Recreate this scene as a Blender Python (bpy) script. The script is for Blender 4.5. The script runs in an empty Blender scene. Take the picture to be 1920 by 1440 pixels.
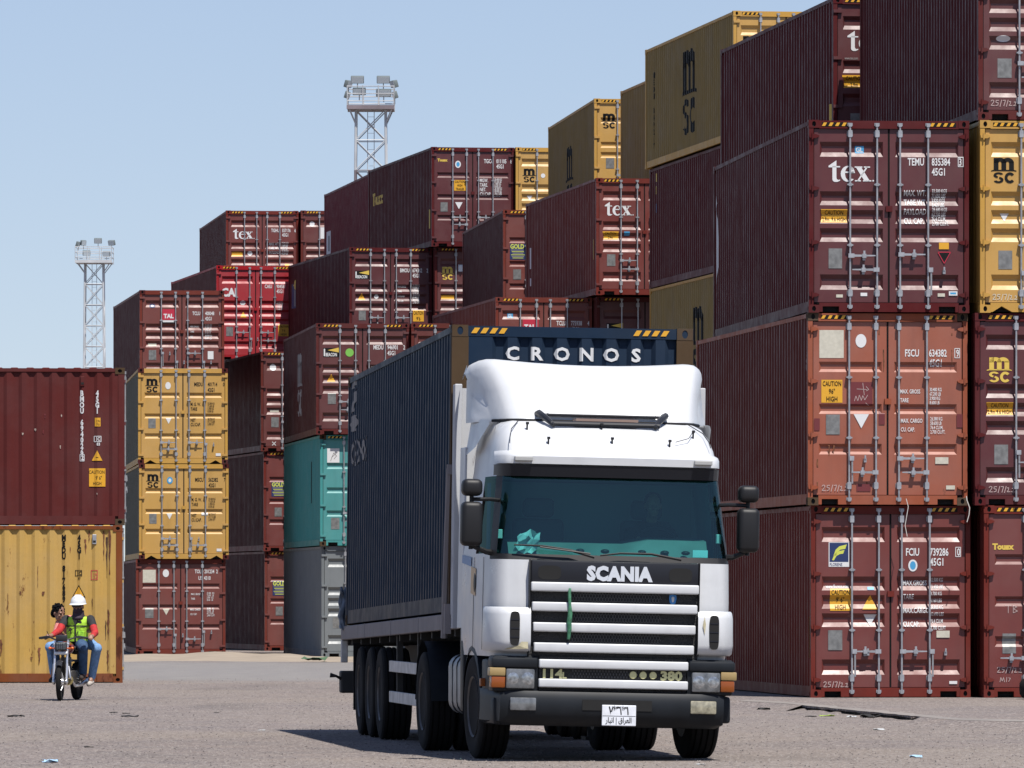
import bpy, bmesh, math, random
from mathutils import Vector, Matrix
R = math.radians
random.seed(7)
scene = bpy.context.scene
col = scene.collection

# ------------------------------------------------------------------ camera
F = 13800.0; CX = 960.0; HZ = 1117.0; EYE = 1.6          # focal length in photo pixels, horizon row, eye height
cam_d = bpy.data.cameras.new('camera'); cam = bpy.data.objects.new('camera', cam_d); col.objects.link(cam)
cam.location = (0, 0, EYE); cam.rotation_euler = (R(90), 0, 0)
cam_d.sensor_width = 36; cam_d.lens = F/1920*36
cam_d.shift_y = (HZ-720)/1920
cam_d.clip_start = 1; cam_d.clip_end = 6000
scene.camera = cam
# ------------------------------------------------------------------ world and sun
SUN = Vector((.20, -.41, .90)).normalized()
elev = math.asin(SUN.z)
w = bpy.data.worlds.new('World'); scene.world = w; w.use_nodes = True
nt = w.node_tree
sky = nt.nodes.new('ShaderNodeTexSky'); sky.sky_type = 'NISHITA'; sky.sun_disc = False
sky.sun_elevation = elev; sky.sun_rotation = math.atan2(SUN.x, SUN.y)
sky.air_density = 1.3; sky.dust_density = 0.3; sky.ozone_density = 5.0; sky.altitude = 0
# look a little higher into the sky near the horizon: the haze over the harbour evens it out
tc0 = nt.nodes.new('ShaderNodeTexCoord'); up = nt.nodes.new('ShaderNodeVectorMath'); up.inputs[1].default_value = (0, 0, .085)
nm = nt.nodes.new('ShaderNodeVectorMath'); nm.operation = 'NORMALIZE'
nt.links.new(tc0.outputs['Generated'], up.inputs[0]); nt.links.new(up.outputs[0], nm.inputs[0]); nt.links.new(nm.outputs[0], sky.inputs[0])
tint = nt.nodes.new('ShaderNodeMix'); tint.data_type = 'RGBA'; tint.blend_type = 'MULTIPLY'; tint.inputs[0].default_value = 1
tint.inputs[7].default_value = (1.29, 1.09, 1.09, 1)          # pale summer sky
nt.links.new(sky.outputs[0], tint.inputs[6]); nt.links.new(tint.outputs[2], nt.nodes['Background'].inputs[0])
nt.nodes['Background'].inputs[1].default_value = 0.077
sun_d = bpy.data.lights.new('sun', 'SUN'); sun = bpy.data.objects.new('sun', sun_d); col.objects.link(sun)
sun_d.energy = 5.0; sun_d.angle = R(.55); sun_d.color = (1, .955, .89)
sun.rotation_euler = SUN.to_track_quat('Z', 'Y').to_euler()
sun.location = (20, -20, 60)
vs = scene.view_settings
vs.view_transform = 'Standard'; vs.look = 'None'; vs.exposure = 0.6; vs.gamma = 1

# ------------------------------------------------------------------ helpers
def tag(o, label=None, cat=None, group=None, kind=None):
    if label: o['label'] = label
    if cat: o['category'] = cat
    if group: o['group'] = group
    if kind: o['kind'] = kind
    return o

def empty(name, loc=(0, 0, 0), rot=(0, 0, 0)):
    o = bpy.data.objects.new(name, None); col.objects.link(o)
    o.location = loc; o.rotation_euler = rot; o.empty_display_size = .3
    return o

def link(name, me, mats=None, parent=None, loc=None, rot=None):
    o = bpy.data.objects.new(name, me); col.objects.link(o)
    if parent: o.parent = parent
    if loc: o.location = loc
    if rot: o.rotation_euler = rot
    if mats is not None:
        if not isinstance(mats, (list, tuple)): mats = [mats]
        while len(me.materials) < len(mats): me.materials.append(None)
        for i, m in enumerate(mats):
            o.material_slots[i].link = 'OBJECT'; o.material_slots[i].material = m
    return o

class MB:
    def __init__(s): s.bm = bmesh.new(); s.mi = 0; s.M = None
    def v(s, p):
        p = Vector(p)
        if s.M is not None: p = s.M @ p
        return s.bm.verts.new(p)
    def f(s, vs):
        try:
            f = s.bm.faces.new(vs); f.material_index = s.mi; return f
        except ValueError: return None
    def poly(s, pts): return s.f([s.v(p) for p in pts])
    def box(s, x0, x1, y0, y1, z0, z1, bev=0, seg=2):
        n0 = len(s.bm.verts)
        c = [s.v((x, y, z)) for z in (z0, z1) for y in (y0, y1) for x in (x0, x1)]
        fs = []
        for q in ((0, 2, 3, 1), (4, 5, 7, 6), (0, 1, 5, 4), (2, 6, 7, 3), (0, 4, 6, 2), (1, 3, 7, 5)):
            fs.append(s.f([c[i] for i in q]))
        if bev:
            es = list({e for f in fs for e in f.edges})
            r = bmesh.ops.bevel(s.bm, geom=es, offset=bev, segments=seg, affect='EDGES', profile=.5)
            for f in r['faces']: f.material_index = s.mi
        return s
    def prism(s, pts, d, n=None):
        """extrude the planar polygon pts (3d) along vector d"""
        d = Vector(d)
        a = [s.v(p) for p in pts]; b = [s.v(Vector(p)+d) for p in pts]
        k = len(pts)
        s.f(a[::-1]); s.f(b)
        for i in range(k): s.f([a[i], a[(i+1) % k], b[(i+1) % k], b[i]])
        return s
    def tube(s, pts, r, n=8, caps=True, closed=False):
        pts = [Vector(p) for p in pts]
        rs = r if isinstance(r, (list, tuple)) else [r]*len(pts)
        rings = []
        up = None
        m = len(pts)
        for i, p in enumerate(pts):
            if closed: t = pts[(i+1) % m]-pts[i-1]
            elif i == 0: t = pts[1]-pts[0]
            elif i == m-1: t = pts[-1]-pts[-2]
            else: t = (pts[i+1]-p).normalized()+(p-pts[i-1]).normalized()
            t.normalize()
            if up is None:
                up = t.orthogonal().normalized()
            a = up-t*up.dot(t)
            if a.length < 1e-5: a = t.orthogonal()
            a.normalize(); up = a
            b = t.cross(a)
            rings.append([s.v(p+(a*math.cos(2*math.pi*k/n)+b*math.sin(2*math.pi*k/n))*rs[i]) for k in range(n)])
        cnt = m if closed else m-1
        for i in range(cnt):
            A, B = rings[i], rings[(i+1) % m]
            for k in range(n): s.f([A[k], A[(k+1) % n], B[(k+1) % n], B[k]])
        if caps and not closed:
            s.f(rings[0][::-1]); s.f(rings[-1])
        return s
    def ell(s, c, r, nu=14, nv=9):
        """ellipsoid"""
        c = Vector(c)
        rows = []
        for j in range(1, nv):
            th = math.pi*j/nv
            rows.append([s.v(c+Vector((r[0]*math.sin(th)*math.cos(2*math.pi*i/nu), r[1]*math.sin(th)*math.sin(2*math.pi*i/nu), r[2]*math.cos(th)))) for i in range(nu)])
        t = s.v(c+Vector((0, 0, r[2]))); b = s.v(c-Vector((0, 0, r[2])))
        for i in range(nu):
            k = (i+1) % nu
            s.f([t, rows[0][i], rows[0][k]]); s.f([b, rows[-1][k], rows[-1][i]])
            for j in range(nv-2): s.f([rows[j][i], rows[j+1][i], rows[j+1][k], rows[j][k]])
        return s
    def lathe(s, prof, n=32, axis='X', c=(0, 0, 0)):
        """prof = [(offset along the axis, radius)]"""
        c = Vector(c); rings = []
        for a, r in prof:
            ring = []
            for k in range(n):
                t = 2*math.pi*k/n
                p = {'X': Vector((a, r*math.cos(t), r*math.sin(t))), 'Y': Vector((r*math.cos(t), a, r*math.sin(t))), 'Z': Vector((r*math.cos(t), r*math.sin(t), a))}[axis]
                ring.append(s.v(c+p))
            rings.append(ring)
        for i in range(len(rings)-1):
            for k in range(n): s.f([rings[i][k], rings[i][(k+1) % n], rings[i+1][(k+1) % n], rings[i+1][k]])
        if prof[0][1] > 1e-4: s.f(rings[0][::-1])
        if prof[-1][1] > 1e-4: s.f(rings[-1])
        return s
    def grid(s, rows, close=False):
        vs = [[s.v(p) for p in r] for r in rows]
        for i in range(len(vs)-1):
            n = len(vs[i])
            for k in range(n if close else n-1):
                s.f([vs[i][k], vs[i][(k+1) % n], vs[i+1][(k+1) % n], vs[i+1][k]])
        return vs
    def mesh(s, name, smooth=None, fix=True, weld=0):
        if weld: bmesh.ops.remove_doubles(s.bm, verts=s.bm.verts, dist=weld)
        if fix: bmesh.ops.recalc_face_normals(s.bm, faces=s.bm.faces)
        me = bpy.data.meshes.new(name)
        mx = max([f.material_index for f in s.bm.faces] or [0])
        s.bm.to_mesh(me); s.bm.free()
        for i in range(mx+1): me.materials.append(None)
        if smooth is not None:
            for p in me.polygons: p.use_smooth = True
            me.set_sharp_from_angle(angle=R(smooth))
        return me
    def build(s, name, mats, parent=None, smooth=None, loc=None, rot=None, fix=True, weld=0):
        return link(name, s.mesh(name, smooth, fix, weld), mats, parent, loc, rot)

def at(u, v, z=0):
    """ground-plane style point: photo pixel (u, v) at height z"""
    s = (v-HZ)/(EYE-z); Y = F/s
    return Vector(((u-CX)/s, Y, z))

# ------------------------------------------------------------------ materials
MATS = {}
def srgb(r, g, b):
    f = lambda c: (c/12.92 if c <= .04045 else ((c+.055)/1.055)**2.4)
    return tuple(f(c/255) for c in (r, g, b))

def nodes_of(name):
    m = bpy.data.materials.new(name); m.use_nodes = True
    n = m.node_tree; b = n.nodes['Principled BSDF']
    return m, n, b

def simple(name, c, rough=.5, metal=0, spec=.5, coat=0, noise=0, nscale=6, bump=0, bscale=40):
    if name in MATS: return MATS[name]
    m, n, b = nodes_of(name)
    b.inputs['Base Color'].default_value = (*c, 1); b.inputs['Roughness'].default_value = rough
    b.inputs['Metallic'].default_value = metal; b.inputs['Specular IOR Level'].default_value = spec
    b.inputs['Coat Weight'].default_value = coat
    if noise or bump:
        tc = n.nodes.new('ShaderNodeTexCoord')
    if noise:
        t = n.nodes.new('ShaderNodeTexNoise'); t.inputs['Scale'].default_value = nscale; t.inputs['Detail'].default_value = 6
        n.links.new(tc.outputs['Object'], t.inputs['Vector'])
        mr = n.nodes.new('ShaderNodeMapRange'); mr.inputs[1].default_value = .3; mr.inputs[2].default_value = .7
        mr.inputs[3].default_value = 1-noise; mr.inputs[4].default_value = 1+noise*.6
        n.links.new(t.outputs[0], mr.inputs[0])
        mx = n.nodes.new('ShaderNodeMix'); mx.data_type = 'RGBA'; mx.blend_type = 'MULTIPLY'; mx.inputs[0].default_value = 1
        mx.inputs[6].default_value = (*c, 1)
        n.links.new(mr.outputs[0], mx.inputs[7]); n.links.new(mx.outputs[2], b.inputs['Base Color'])
    if bump:
        t2 = n.nodes.new('ShaderNodeTexNoise'); t2.inputs['Scale'].default_value = bscale; t2.inputs['Detail'].default_value = 4
        n.links.new(tc.outputs['Object'], t2.inputs['Vector'])
        bp = n.nodes.new('ShaderNodeBump'); bp.inputs['Strength'].default_value = bump; bp.inputs['Distance'].default_value = .02
        n.links.new(t2.outputs[0], bp.inputs['Height']); n.links.new(bp.outputs[0], b.inputs['Normal'])
    MATS[name] = m
    return m

def paint(name, c, rust=.5, fade=.18, rough=.42, grime=.28, rustcol=(.10, .035, .015), spec=0.06):
    """weathered container paint: faded patches, run-down grime, rust spots"""
    if name in MATS: return MATS[name]
    m, n, b = nodes_of(name)
    N = n.nodes.new; L = n.links.new
    tc = N('ShaderNodeTexCoord'); oi = N('ShaderNodeObjectInfo')
    sc = N('ShaderNodeVectorMath'); sc.operation = 'SCALE'; sc.inputs[0].default_value = (37, 53, 71)
    L(oi.outputs['Random'], sc.inputs['Scale'])
    ad = N('ShaderNodeVectorMath'); L(tc.outputs['Object'], ad.inputs[0]); L(sc.outputs[0], ad.inputs[1])
    def noise(scale, detail=5, stretch=None, rough_=.6):
        t = N('ShaderNodeTexNoise'); t.inputs['Scale'].default_value = scale; t.inputs['Detail'].default_value = detail
        t.inputs['Roughness'].default_value = rough_
        src = ad.outputs[0]
        if stretch:
            mp = N('ShaderNodeVectorMath'); mp.operation = 'MULTIPLY'; mp.inputs[1].default_value = stretch
            L(src, mp.inputs[0]); src = mp.outputs[0]
        L(src, t.inputs['Vector']); return t.outputs[0]
    def rng(x, a, b_, c_, d):
        r = N('ShaderNodeMapRange'); r.inputs[1].default_value = a; r.inputs[2].default_value = b_; r.inputs[3].default_value = c_; r.inputs[4].default_value = d
        L(x, r.inputs[0]); return r.outputs[0]
    def mix(fac, a, b_, mode='MIX'):
        x = N('ShaderNodeMix'); x.data_type = 'RGBA'; x.blend_type = mode
        if isinstance(fac, float): x.inputs[0].default_value = fac
        else: L(fac, x.inputs[0])
        for i, q in ((6, a), (7, b_)):
            if isinstance(q, tuple): x.inputs[i].default_value = (*q, 1)
            else: L(q, x.inputs[i])
        return x.outputs[2]
    lum = sum(c)/3
    faded = tuple(x*.72+lum*.20+.025 for x in c)
    base = mix(rng(noise(.9, 6), .42, .72, 0, fade*2.4), c, faded)
    tint = tuple(x*.78 for x in c)
    base = mix(rng(noise(2.6, 6, (1, 1, .5)), .45, .75, 0, .5*fade*4), base, tint)
    streak = rng(noise(3.6, 5, (1, 1, .12)), .52, .8, 0, grime)
    base = mix(streak, base, tuple(x*.38+.008 for x in c))
    rs = noise(4.2, 10, (1, 1, .3), .72)
    rmask = rng(rs, .72-.08*rust-(.04 if rust > .9 else 0), .76-.08*rust-(.04 if rust > .9 else 0), 0, .85*min(1, rust*1.6))
    base = mix(rmask, base, rustcol)
    L(base, b.inputs['Base Color'])
    L(rng(noise(3, 4), .3, .7, rough-.02, rough+.16), b.inputs['Roughness'])
    b.inputs['Specular IOR Level'].default_value = spec
    bp = N('ShaderNodeBump'); bp.inputs['Strength'].default_value = .35; bp.inputs['Distance'].default_value = .02
    L(noise(2.2, 3), bp.inputs['Height']); L(bp.outputs[0], b.inputs['Normal'])
    MATS[name] = m
    return m

P = {
 'maroon': paint('maroon paint', (0.0707, 0.0114, 0.0123), .25),
 'maroon_dull': paint('dull maroon paint', (0.0821, 0.0182, 0.0169), .45),
 'oxide': paint('oxide red paint', (0.1176, 0.0218, 0.0164), .4),
 'brick': paint('brick red paint', (0.1280, 0.0288, 0.0205), .5),
 'salmon': paint('sun bleached orange paint', (0.2409, 0.0667, 0.0342), .75, .25),
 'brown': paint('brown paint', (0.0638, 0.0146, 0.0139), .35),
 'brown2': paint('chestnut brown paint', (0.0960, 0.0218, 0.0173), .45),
 'red': paint('bright red paint', (0.2688, 0.0115, 0.0166), .2),
 'crimson': paint('crimson paint', (0.1216, 0.0115, 0.0179), .2),
 'yellow': paint('mustard yellow paint', (0.4028, 0.2300, 0.0533), .45),
 'yellow2': paint('ochre yellow paint', (0.3610, 0.1920, 0.0400), .6, .22),
 'yellow_rust': paint('rusty yellow paint', (0.3996, 0.2513, 0.0721), 1.0, .22),
 'olive_grey': paint('faded olive grey paint', (.115, .112, .088), .4, .2, .6),  # olive grey for the long sides of the two mustard containers at left
 'yellow_shaded': paint('shaded yellow paint', (.215, .150, .060), .45, .3, .6),  # darkened copy of the door yellow, shade of the long sides put into the colour
 'teal': paint('teal paint', (0.0475, 0.2175, 0.2136), .4),
 'grey': paint('grey paint', (0.1342, 0.1488, 0.1574), .3),
 'blue': paint('navy blue paint', (0.0109, 0.0222, 0.0428), .35, .14),
 'rustpost': paint('rusted post steel', (0.1536, 0.0458, 0.0155), 1.3, .3, .7, .5, (.05, .016, .010)),
 'rustyblue': paint('rusted brown casting', (0.0630, 0.0405, 0.0230), 1.0, .3, .7),
 'white_scuffed': paint('scuffed white paint', (0.3968, 0.4032, 0.4160), .95, .1, .5, .25, (.07, .05, .045)),
 'bed': paint('dusty grey bed rail paint', (0.2176, 0.1984, 0.1984), .5, .2, .6),
}
def door_paint(m):
    """the same colour with the harder, smoother gloss of the door leaves"""
    k = m.name+' gloss'
    if k not in MATS:
        d = m.copy(); d.name = k; d.node_tree.nodes['Principled BSDF'].inputs['Specular IOR Level'].default_value = .55
        for q in d.node_tree.nodes:
            if q.type == 'BUMP': q.inputs['Strength'].default_value = .10
        MATS[k] = d
    return MATS[k]
M_galv = simple('galvanised steel', (.33, .335, .35), .45, .5, noise=.25, nscale=9)
M_rub = simple('black rubber gasket', (.008, .007, .007), .85, spec=.1)
M_hole = simple('dark opening', (.004, .004, .004), .9)
M_white = simple('white lettering', (0.533, 0.533, 0.533), .6)
M_yel = simple('yellow sticker', (0.540, 0.274, 0.014), .5)
M_yel2 = simple('pale yellow lettering', (0.518, 0.360, 0.058), .55)
M_blk = simple('black lettering', (0.009, 0.009, 0.009), .6, spec=.12)
M_plate = simple('dull metal plate', (0.187, 0.187, 0.180), .5, .5, noise=.3, nscale=14)
M_red = simple('red sticker', (0.360, 0.014, 0.036), .5)
M_sky = simple('light blue sticker', (0.043, 0.238, 0.432), .5)
M_navy = simple('navy sticker', (0.009, 0.022, 0.086), .5)
M_green = simple('green sticker', (0.144, 0.374, 0.058), .5)
M_lime = simple('lime lettering', (0.446, 0.475, 0.072), .5)
M_cream = simple('cream sticker', (0.432, 0.410, 0.338), .6, noise=.12, nscale=20)
M_chalk = simple('pale chalk', (0.360, 0.274, 0.259), .9)
M_faint = simple('worn grey lettering', (0.216, 0.202, 0.194), .7)
M_dkred = simple('dark red touch up paint', (0.108, 0.014, 0.016), .55)
COL = {'w': M_white, 'y': M_yel, 'Y': M_yel2, 'k': M_blk, 'p': M_plate, 'r': M_red, 's': M_sky, 'n': M_navy, 'g': M_green, 'l': M_lime, 'c': M_cream, 'x': M_chalk, 'f': M_faint, 'd': M_dkred}
# ------------------------------------------------------------------ lettering
_tc = {}
def text2d(s, h=1.0, cond=1.0, bold=0.0, track=1.0, font_res=2):
    """flat lettering as (verts, faces), capital height h, starting at x = 0, baseline 0"""
    k = (s, cond, bold, track)
    if k not in _tc:
        c = bpy.data.curves.new('lettering', 'FONT'); c.body = s; c.resolution_u = font_res
        c.offset = bold; c.space_character = track
        o = bpy.data.objects.new('lettering', c)
        me = o.to_mesh()
        vs = [(v.co.x, v.co.y) for v in me.vertices]; fs = [tuple(p.vertices) for p in me.polygons]
        o.to_mesh_clear(); bpy.data.objects.remove(o); bpy.data.curves.remove(c)
        if vs:
            x0 = min(v[0] for v in vs)
            vs = [((x-x0)*cond/.69, y/.69) for x, y in vs]
        _tc[k] = (vs, fs)
    vs, fs = _tc[k]
    return [(x*h, y*h) for x, y in vs], fs

def stroke2d(paths, wdt, caps=True):
    """open or closed polylines of constant width as flat quads"""
    vs, fs = [], []
    for path in paths:
        for i in range(len(path)-1):
            a, b = Vector(path[i]), Vector(path[i+1]); d = b-a
            if d.length < 1e-6: continue
            d.normalize(); n = Vector((-d.y, d.x))*wdt/2
            e = d*wdt*.28 if caps else d*0
            k = len(vs)
            for p in (a-e-n, b+e-n, b+e+n, a-e+n): vs.append((p.x, p.y))
            fs.append((k, k+1, k+2, k+3))
    return vs, fs

def arc(cx, cy, rx, ry, a0, a1, n=10):
    return [(cx+rx*math.cos(R(a0+(a1-a0)*i/n)), cy+ry*math.sin(R(a0+(a1-a0)*i/n))) for i in range(n+1)]

def band2d(outer, inner):
    """strip between two polylines with equal numbers of points"""
    vs = list(outer)+list(inner); n = len(outer)
    return vs, [(i, i+1, n+i+1, n+i) for i in range(n-1)]

def join2d(*parts):
    vs, fs = [], []
    for p in parts:
        (v, f), (dx, dy), s = p if len(p) == 3 else (p[0], p[1], 1)
        k = len(vs)
        vs += [(x*s+dx, y*s+dy) for x, y in v]; fs += [tuple(i+k for i in q) for q in f]
    return vs, fs

def rect2d(x0, x1, y0, y1): return [(x0, y0), (x1, y0), (x1, y1), (x0, y1)], [(0, 1, 2, 3)]
def poly2d(pts): return list(pts), [tuple(range(len(pts)))]

def logo_tex():
    # serif lower-case t e x, x-height 1
    t = join2d((poly2d([(.28, .12), (.28, 1.02), (.55, 1.02), (.55, .25), (.58, .14), (.68, .09), (.80, .12), (.80, .05), (.62, -.04), (.42, -.04), (.32, .02)]), (0, 0)),
               (poly2d([(.0, 1.02), (.55, 1.40), (.55, 1.02)]), (0, 0)), (poly2d([(.02, .93), (.02, 1.02), (.80, 1.02), (.80, .93)]), (0, -.001)))
    o = arc(.5, .5, .5, .54, 40, 320, 16); i = arc(.54, .52, .25, .44, 30, 308, 16)
    e = join2d((band2d(o, i), (0, 0)), (poly2d([(.25, .56), (.88, .56), (.92, .66), (.25, .66)]), (0, 0)),
               (band2d(arc(.5, .5, .46, .54, 6, 60, 6), arc(.5, .55, .22, .42, 0, 70, 6)), (0, 0)))
    x = join2d((poly2d([(.0, .98), (.36, .98), (.98, .0), (.62, .0)]), (0, 0)), (poly2d([(.72, .98), (.84, .98), (.20, .0), (.08, .0)]), (0, 0)),
               (rect2d(-.06, .46, .92, 1.0), (0, 0)), (rect2d(.56, .98, .92, 1.0), (0, 0)), (rect2d(-.04, .36, 0, .08), (0, 0)), (rect2d(.5, 1.06, 0, .08), (0, 0)))
    d = rect2d(0, .1, 0, .1)
    return join2d((t, (0, 0)), (e, (.84, 0)), (x, (1.84, 0)), (d, (2.98, 0)))

def logo_msc():
    # m on a wave line over sc, 1 wide, 1.05 high, origin lower left
    m = join2d((rect2d(.10, .29, .52, 1.0), (0, 0)), (rect2d(.405, .595, .52, .86), (0, 0)), (rect2d(.71, .90, .52, .86), (0, 0)),
               (band2d(arc(.3475, .80, .2475, .21, 0, 180), arc(.3475, .80, .058, .06, 0, 180)), (0, 0)),
               (band2d(arc(.6525, .80, .2475, .21, 0, 180), arc(.6525, .80, .058, .06, 0, 180)), (0, 0)))
    wv = band2d([(0, .505), (.1, .535), (.9, .535), (1, .505)], [(0, .47), (.1, .49), (.9, .49), (1, .47)])
    s = join2d((band2d(arc(.29, .325, .20, .115, 20, 260, 12), arc(.29, .325, .085, .045, 20, 260, 12)), (0, 0)),
               (band2d(arc(.29, .14, .20, .125, 80, -160, 12), arc(.29, .14, .085, .05, 80, -160, 12)), (0, 0)))
    c = band2d(arc(.74, .225, .21, .215, 38, 322, 16), arc(.74, .225, .095, .11, 38, 322, 16))
    return join2d((m, (0, 0)), (wv, (0, 0)), (s, (0, 0)), (c, (0, 0)))

def logo_florens():
    a = band2d([(.20, .30), (.32, .62), (.52, .80), (.92, .90)], [(.36, .30), (.42, .50), (.58, .62), (.84, .66)])
    b = band2d([(.12, .06), (.26, .38), (.48, .54), (.80, .60)], [(.22, .04), (.36, .28), (.54, .38), (.72, .40)])
    return join2d((a, (0, 0)), (b, (0, 0)))

# ------------------------------------------------------------------ container geometry (metres; door end at y = 0, x to the right, y away)
CL, CW = 12.192, 2.438
HC, ST = 2.896, 2.591
NW = 43; PITCH = (CL-.30)/NW; CD = .036
def side_depth(y):
    t = (y-.15)/PITCH
    if t <= 0 or t >= NW: return 0.0
    t -= math.floor(t)
    if t < .28: return 0.0
    if t < .50: return CD*(t-.28)/.22
    if t < .78: return CD
    return CD*(1-(t-.78)/.22)
def side_breaks(a, b):
    r = []
    for i in range(NW):
        for q in (0, .28, .50, .78):
            y = .15+(i+q)*PITCH
            if a < y < b: r.append(y)
    return r
NE = 8; EP = .25; E0 = .1665
def end_depth(x):
    t = (x+CW/2-E0)/EP
    if t <= 0 or t >= NE: return 0.0
    t -= math.floor(t)
    if t < .30: return .045
    if t < .46: return .045*(1-(t-.30)/.16)
    if t < .84: return 0.0
    return .045*(t-.84)/.16

GROOVES = {'A': [(.325, .55), (1.07, 1.28), (1.35, 1.555), (1.625, 1.83), (2.32, 2.55)],
           'B': [(.735, .89), (1.37, 1.52), (1.97, 2.13)],
           'C': [(.50, .66), (1.15, 1.31), (1.42, 1.58), (2.24, 2.40)]}
def grooves(style, H):
    k = H/HC
    g = GROOVES[style]
    sl = .066 if style == 'A' else .042
    dp = .046 if style == 'A' else .036
    return [(a*k, b*k) for a, b in g], sl, dp
DY = .032                                             # door skin sits this far behind the frame face
def door_depth(zt, gr, sl, dp):
    for a, b in gr:
        if a < zt < b:
            return dp*min(1, (zt-a)/sl, (b-zt)/sl)
    return 0.0

_mc = {}
def cached(key, fn):
    if key not in _mc: _mc[key] = fn()
    return _mc[key]

def m_casting():
    def mk():
        b = MB(); w_, d_, h_ = .162, .178, .118
        # front face (y=0) and left/right faces with an oval hole, the rest plain
        def holed(o, ux, uy, W_, H_, rx, ry, inward, n=12):
            o = Vector(o); ux = Vector(ux); uy = Vector(uy); inward = Vector(inward)
            c = o+ux*W_/2+uy*H_/2
            inner, outer = [], []
            for k in range(n):
                a = 2*math.pi*(k+.5)/n
                ca, sa = math.cos(a), math.sin(a)
                s = min(W_/2/max(abs(ca), 1e-6), H_/2/max(abs(sa), 1e-6))
                outer.append(c+ux*ca*s+uy*sa*s); inner.append(c+ux*ca*rx+uy*sa*ry)
            b.mi = 0
            ov = [b.v(p) for p in outer]; iv = [b.v(p) for p in inner]; dv = [b.v(p+inward) for p in inner]
            for k in range(n):
                j = (k+1) % n
                b.f([ov[k], ov[j], iv[j], iv[k]]); b.f([iv[k], iv[j], dv[j], dv[k]])
            # fill the square corners
            for sx in (-1, 1):
                for sy in (-1, 1):
                    cr = c+ux*sx*W_/2+uy*sy*H_/2
                    ds = sorted(range(n), key=lambda k: (outer[k]-cr).length)[:2]
                    b.f([b.v(cr), b.v(outer[ds[0]]), b.v(outer[ds[1]])])
            b.mi = 1; b.f(dv); b.mi = 0
        holed((0, 0, 0), (1, 0, 0), (0, 0, 1), w_, h_, .030, .042, (0, .03, 0))
        holed((0, d_, 0), (0, -1, 0), (0, 0, 1), d_, h_, .04, .032, (.03, 0, 0))
        holed((w_, 0, 0), (0, 1, 0), (0, 0, 1), d_, h_, .04, .032, (-.03, 0, 0))
        b.poly([(0, 0, h_), (w_, 0, h_), (w_, d_, h_), (0, d_, h_)]); b.poly([(0, 0, 0), (0, d_, 0), (w_, d_, 0), (w_, 0, 0)])
        b.poly([(0, d_, 0), (0, d_, h_), (w_, d_, h_), (w_, d_, 0)])
        return b.mesh('corner_casting', fix=False)
    return cached('casting', mk)

def m_frame(H, sill):
    def mk():
        b = MB(); h = CW/2; e = .004
        for s in (-1, 1):
            xs = (lambda a, c: (s*a, s*c) if s > 0 else (s*c, s*a))
            x0, x1 = sorted((s*(h-e), s*(h-.075)))
            b.box(x0, x1, .006, .12, .118, H-.118)                       # door post
            x0, x1 = sorted((s*(h-.06), s*(h-.118)))
            b.box(x0, x1, .05, .16, .118, H-.118)
            x0, x1 = sorted((s*(h-e), s*(h-.16)))
            b.box(x0, x1, CL-.12, CL-.006, .118, H-.118)                 # far corner post
            x0, x1 = sorted((s*(h-.006), s*(h-.066)))
            b.box(x0, x1, .178, CL-.178, H-.075, H-.012)                # top side rail
            x0, x1 = sorted((s*(h-.012), s*(h-.06)))
            b.box(x0, x1, .178, CL-.178, .018, .172)                    # bottom side rail
        # header with a lip and sill
        b.box(-h+.162, h-.162, .008, .10, H-.112, H-.008)
        b.box(-h+.162, h-.162, -.004, .05, H-.128, H-.112)
        b.box(-h+.162, h-.162, CL-.10, CL-.008, H-.112, H-.008)
        b.box(-h+.162, h-.162, CL-.10, CL-.008, .02, .15)
        i = h-.162
        if sill == 'rect': pts = [(-i, .012), (-i, .15), (i, .15), (i, .012), (i-.05, .012), (i-.05, .095), (i-.30, .095), (i-.30, .012), (-i+.30, .012), (-i+.30, .095), (-i+.05, .095), (-i+.05, .012)]
        else: pts = [(-i, .012), (-i, .15), (i, .15), (i, .012), (i-.03, .012), (i-.17, .10), (i-.33, .012), (-i+.33, .012), (-i+.17, .10), (-i+.03, .012)]
        # cut the sill into convex strips along x
        xs = sorted({p[0] for p in pts})
        def low(x):
            loop = pts[3:]+pts[:1]
            for k in range(len(loop)-1):
                (xa, za), (xb, zb) = loop[k], loop[k+1]
                if xa != xb and min(xa, xb) <= x <= max(xa, xb): return za+(zb-za)*(x-xa)/(xb-xa)
            return .012
        for xa, xb in zip(xs[:-1], xs[1:]):
            eps = 1e-4
            b.prism([(xa, .008, low(xa+eps)), (xb, .008, low(xb-eps)), (xb, .008, .15), (xa, .008, .15)], (0, .10, 0))
        b.mi = 1
        b.box(-h+.2, h-.2, .112, .14, .015, .15)                         # dark behind the pockets
        for s in (-1, 1):
            b.mi = 0
            for zt in (0, H-.118):
                x0, x1 = sorted((s*h, s*(h-.162)))
                b.box(x0, x1, CL-.178, CL, zt, zt+.118)                  # castings of the far end
        return b.mesh('frame')
    return cached(('frame', H, sill), mk)

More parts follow.
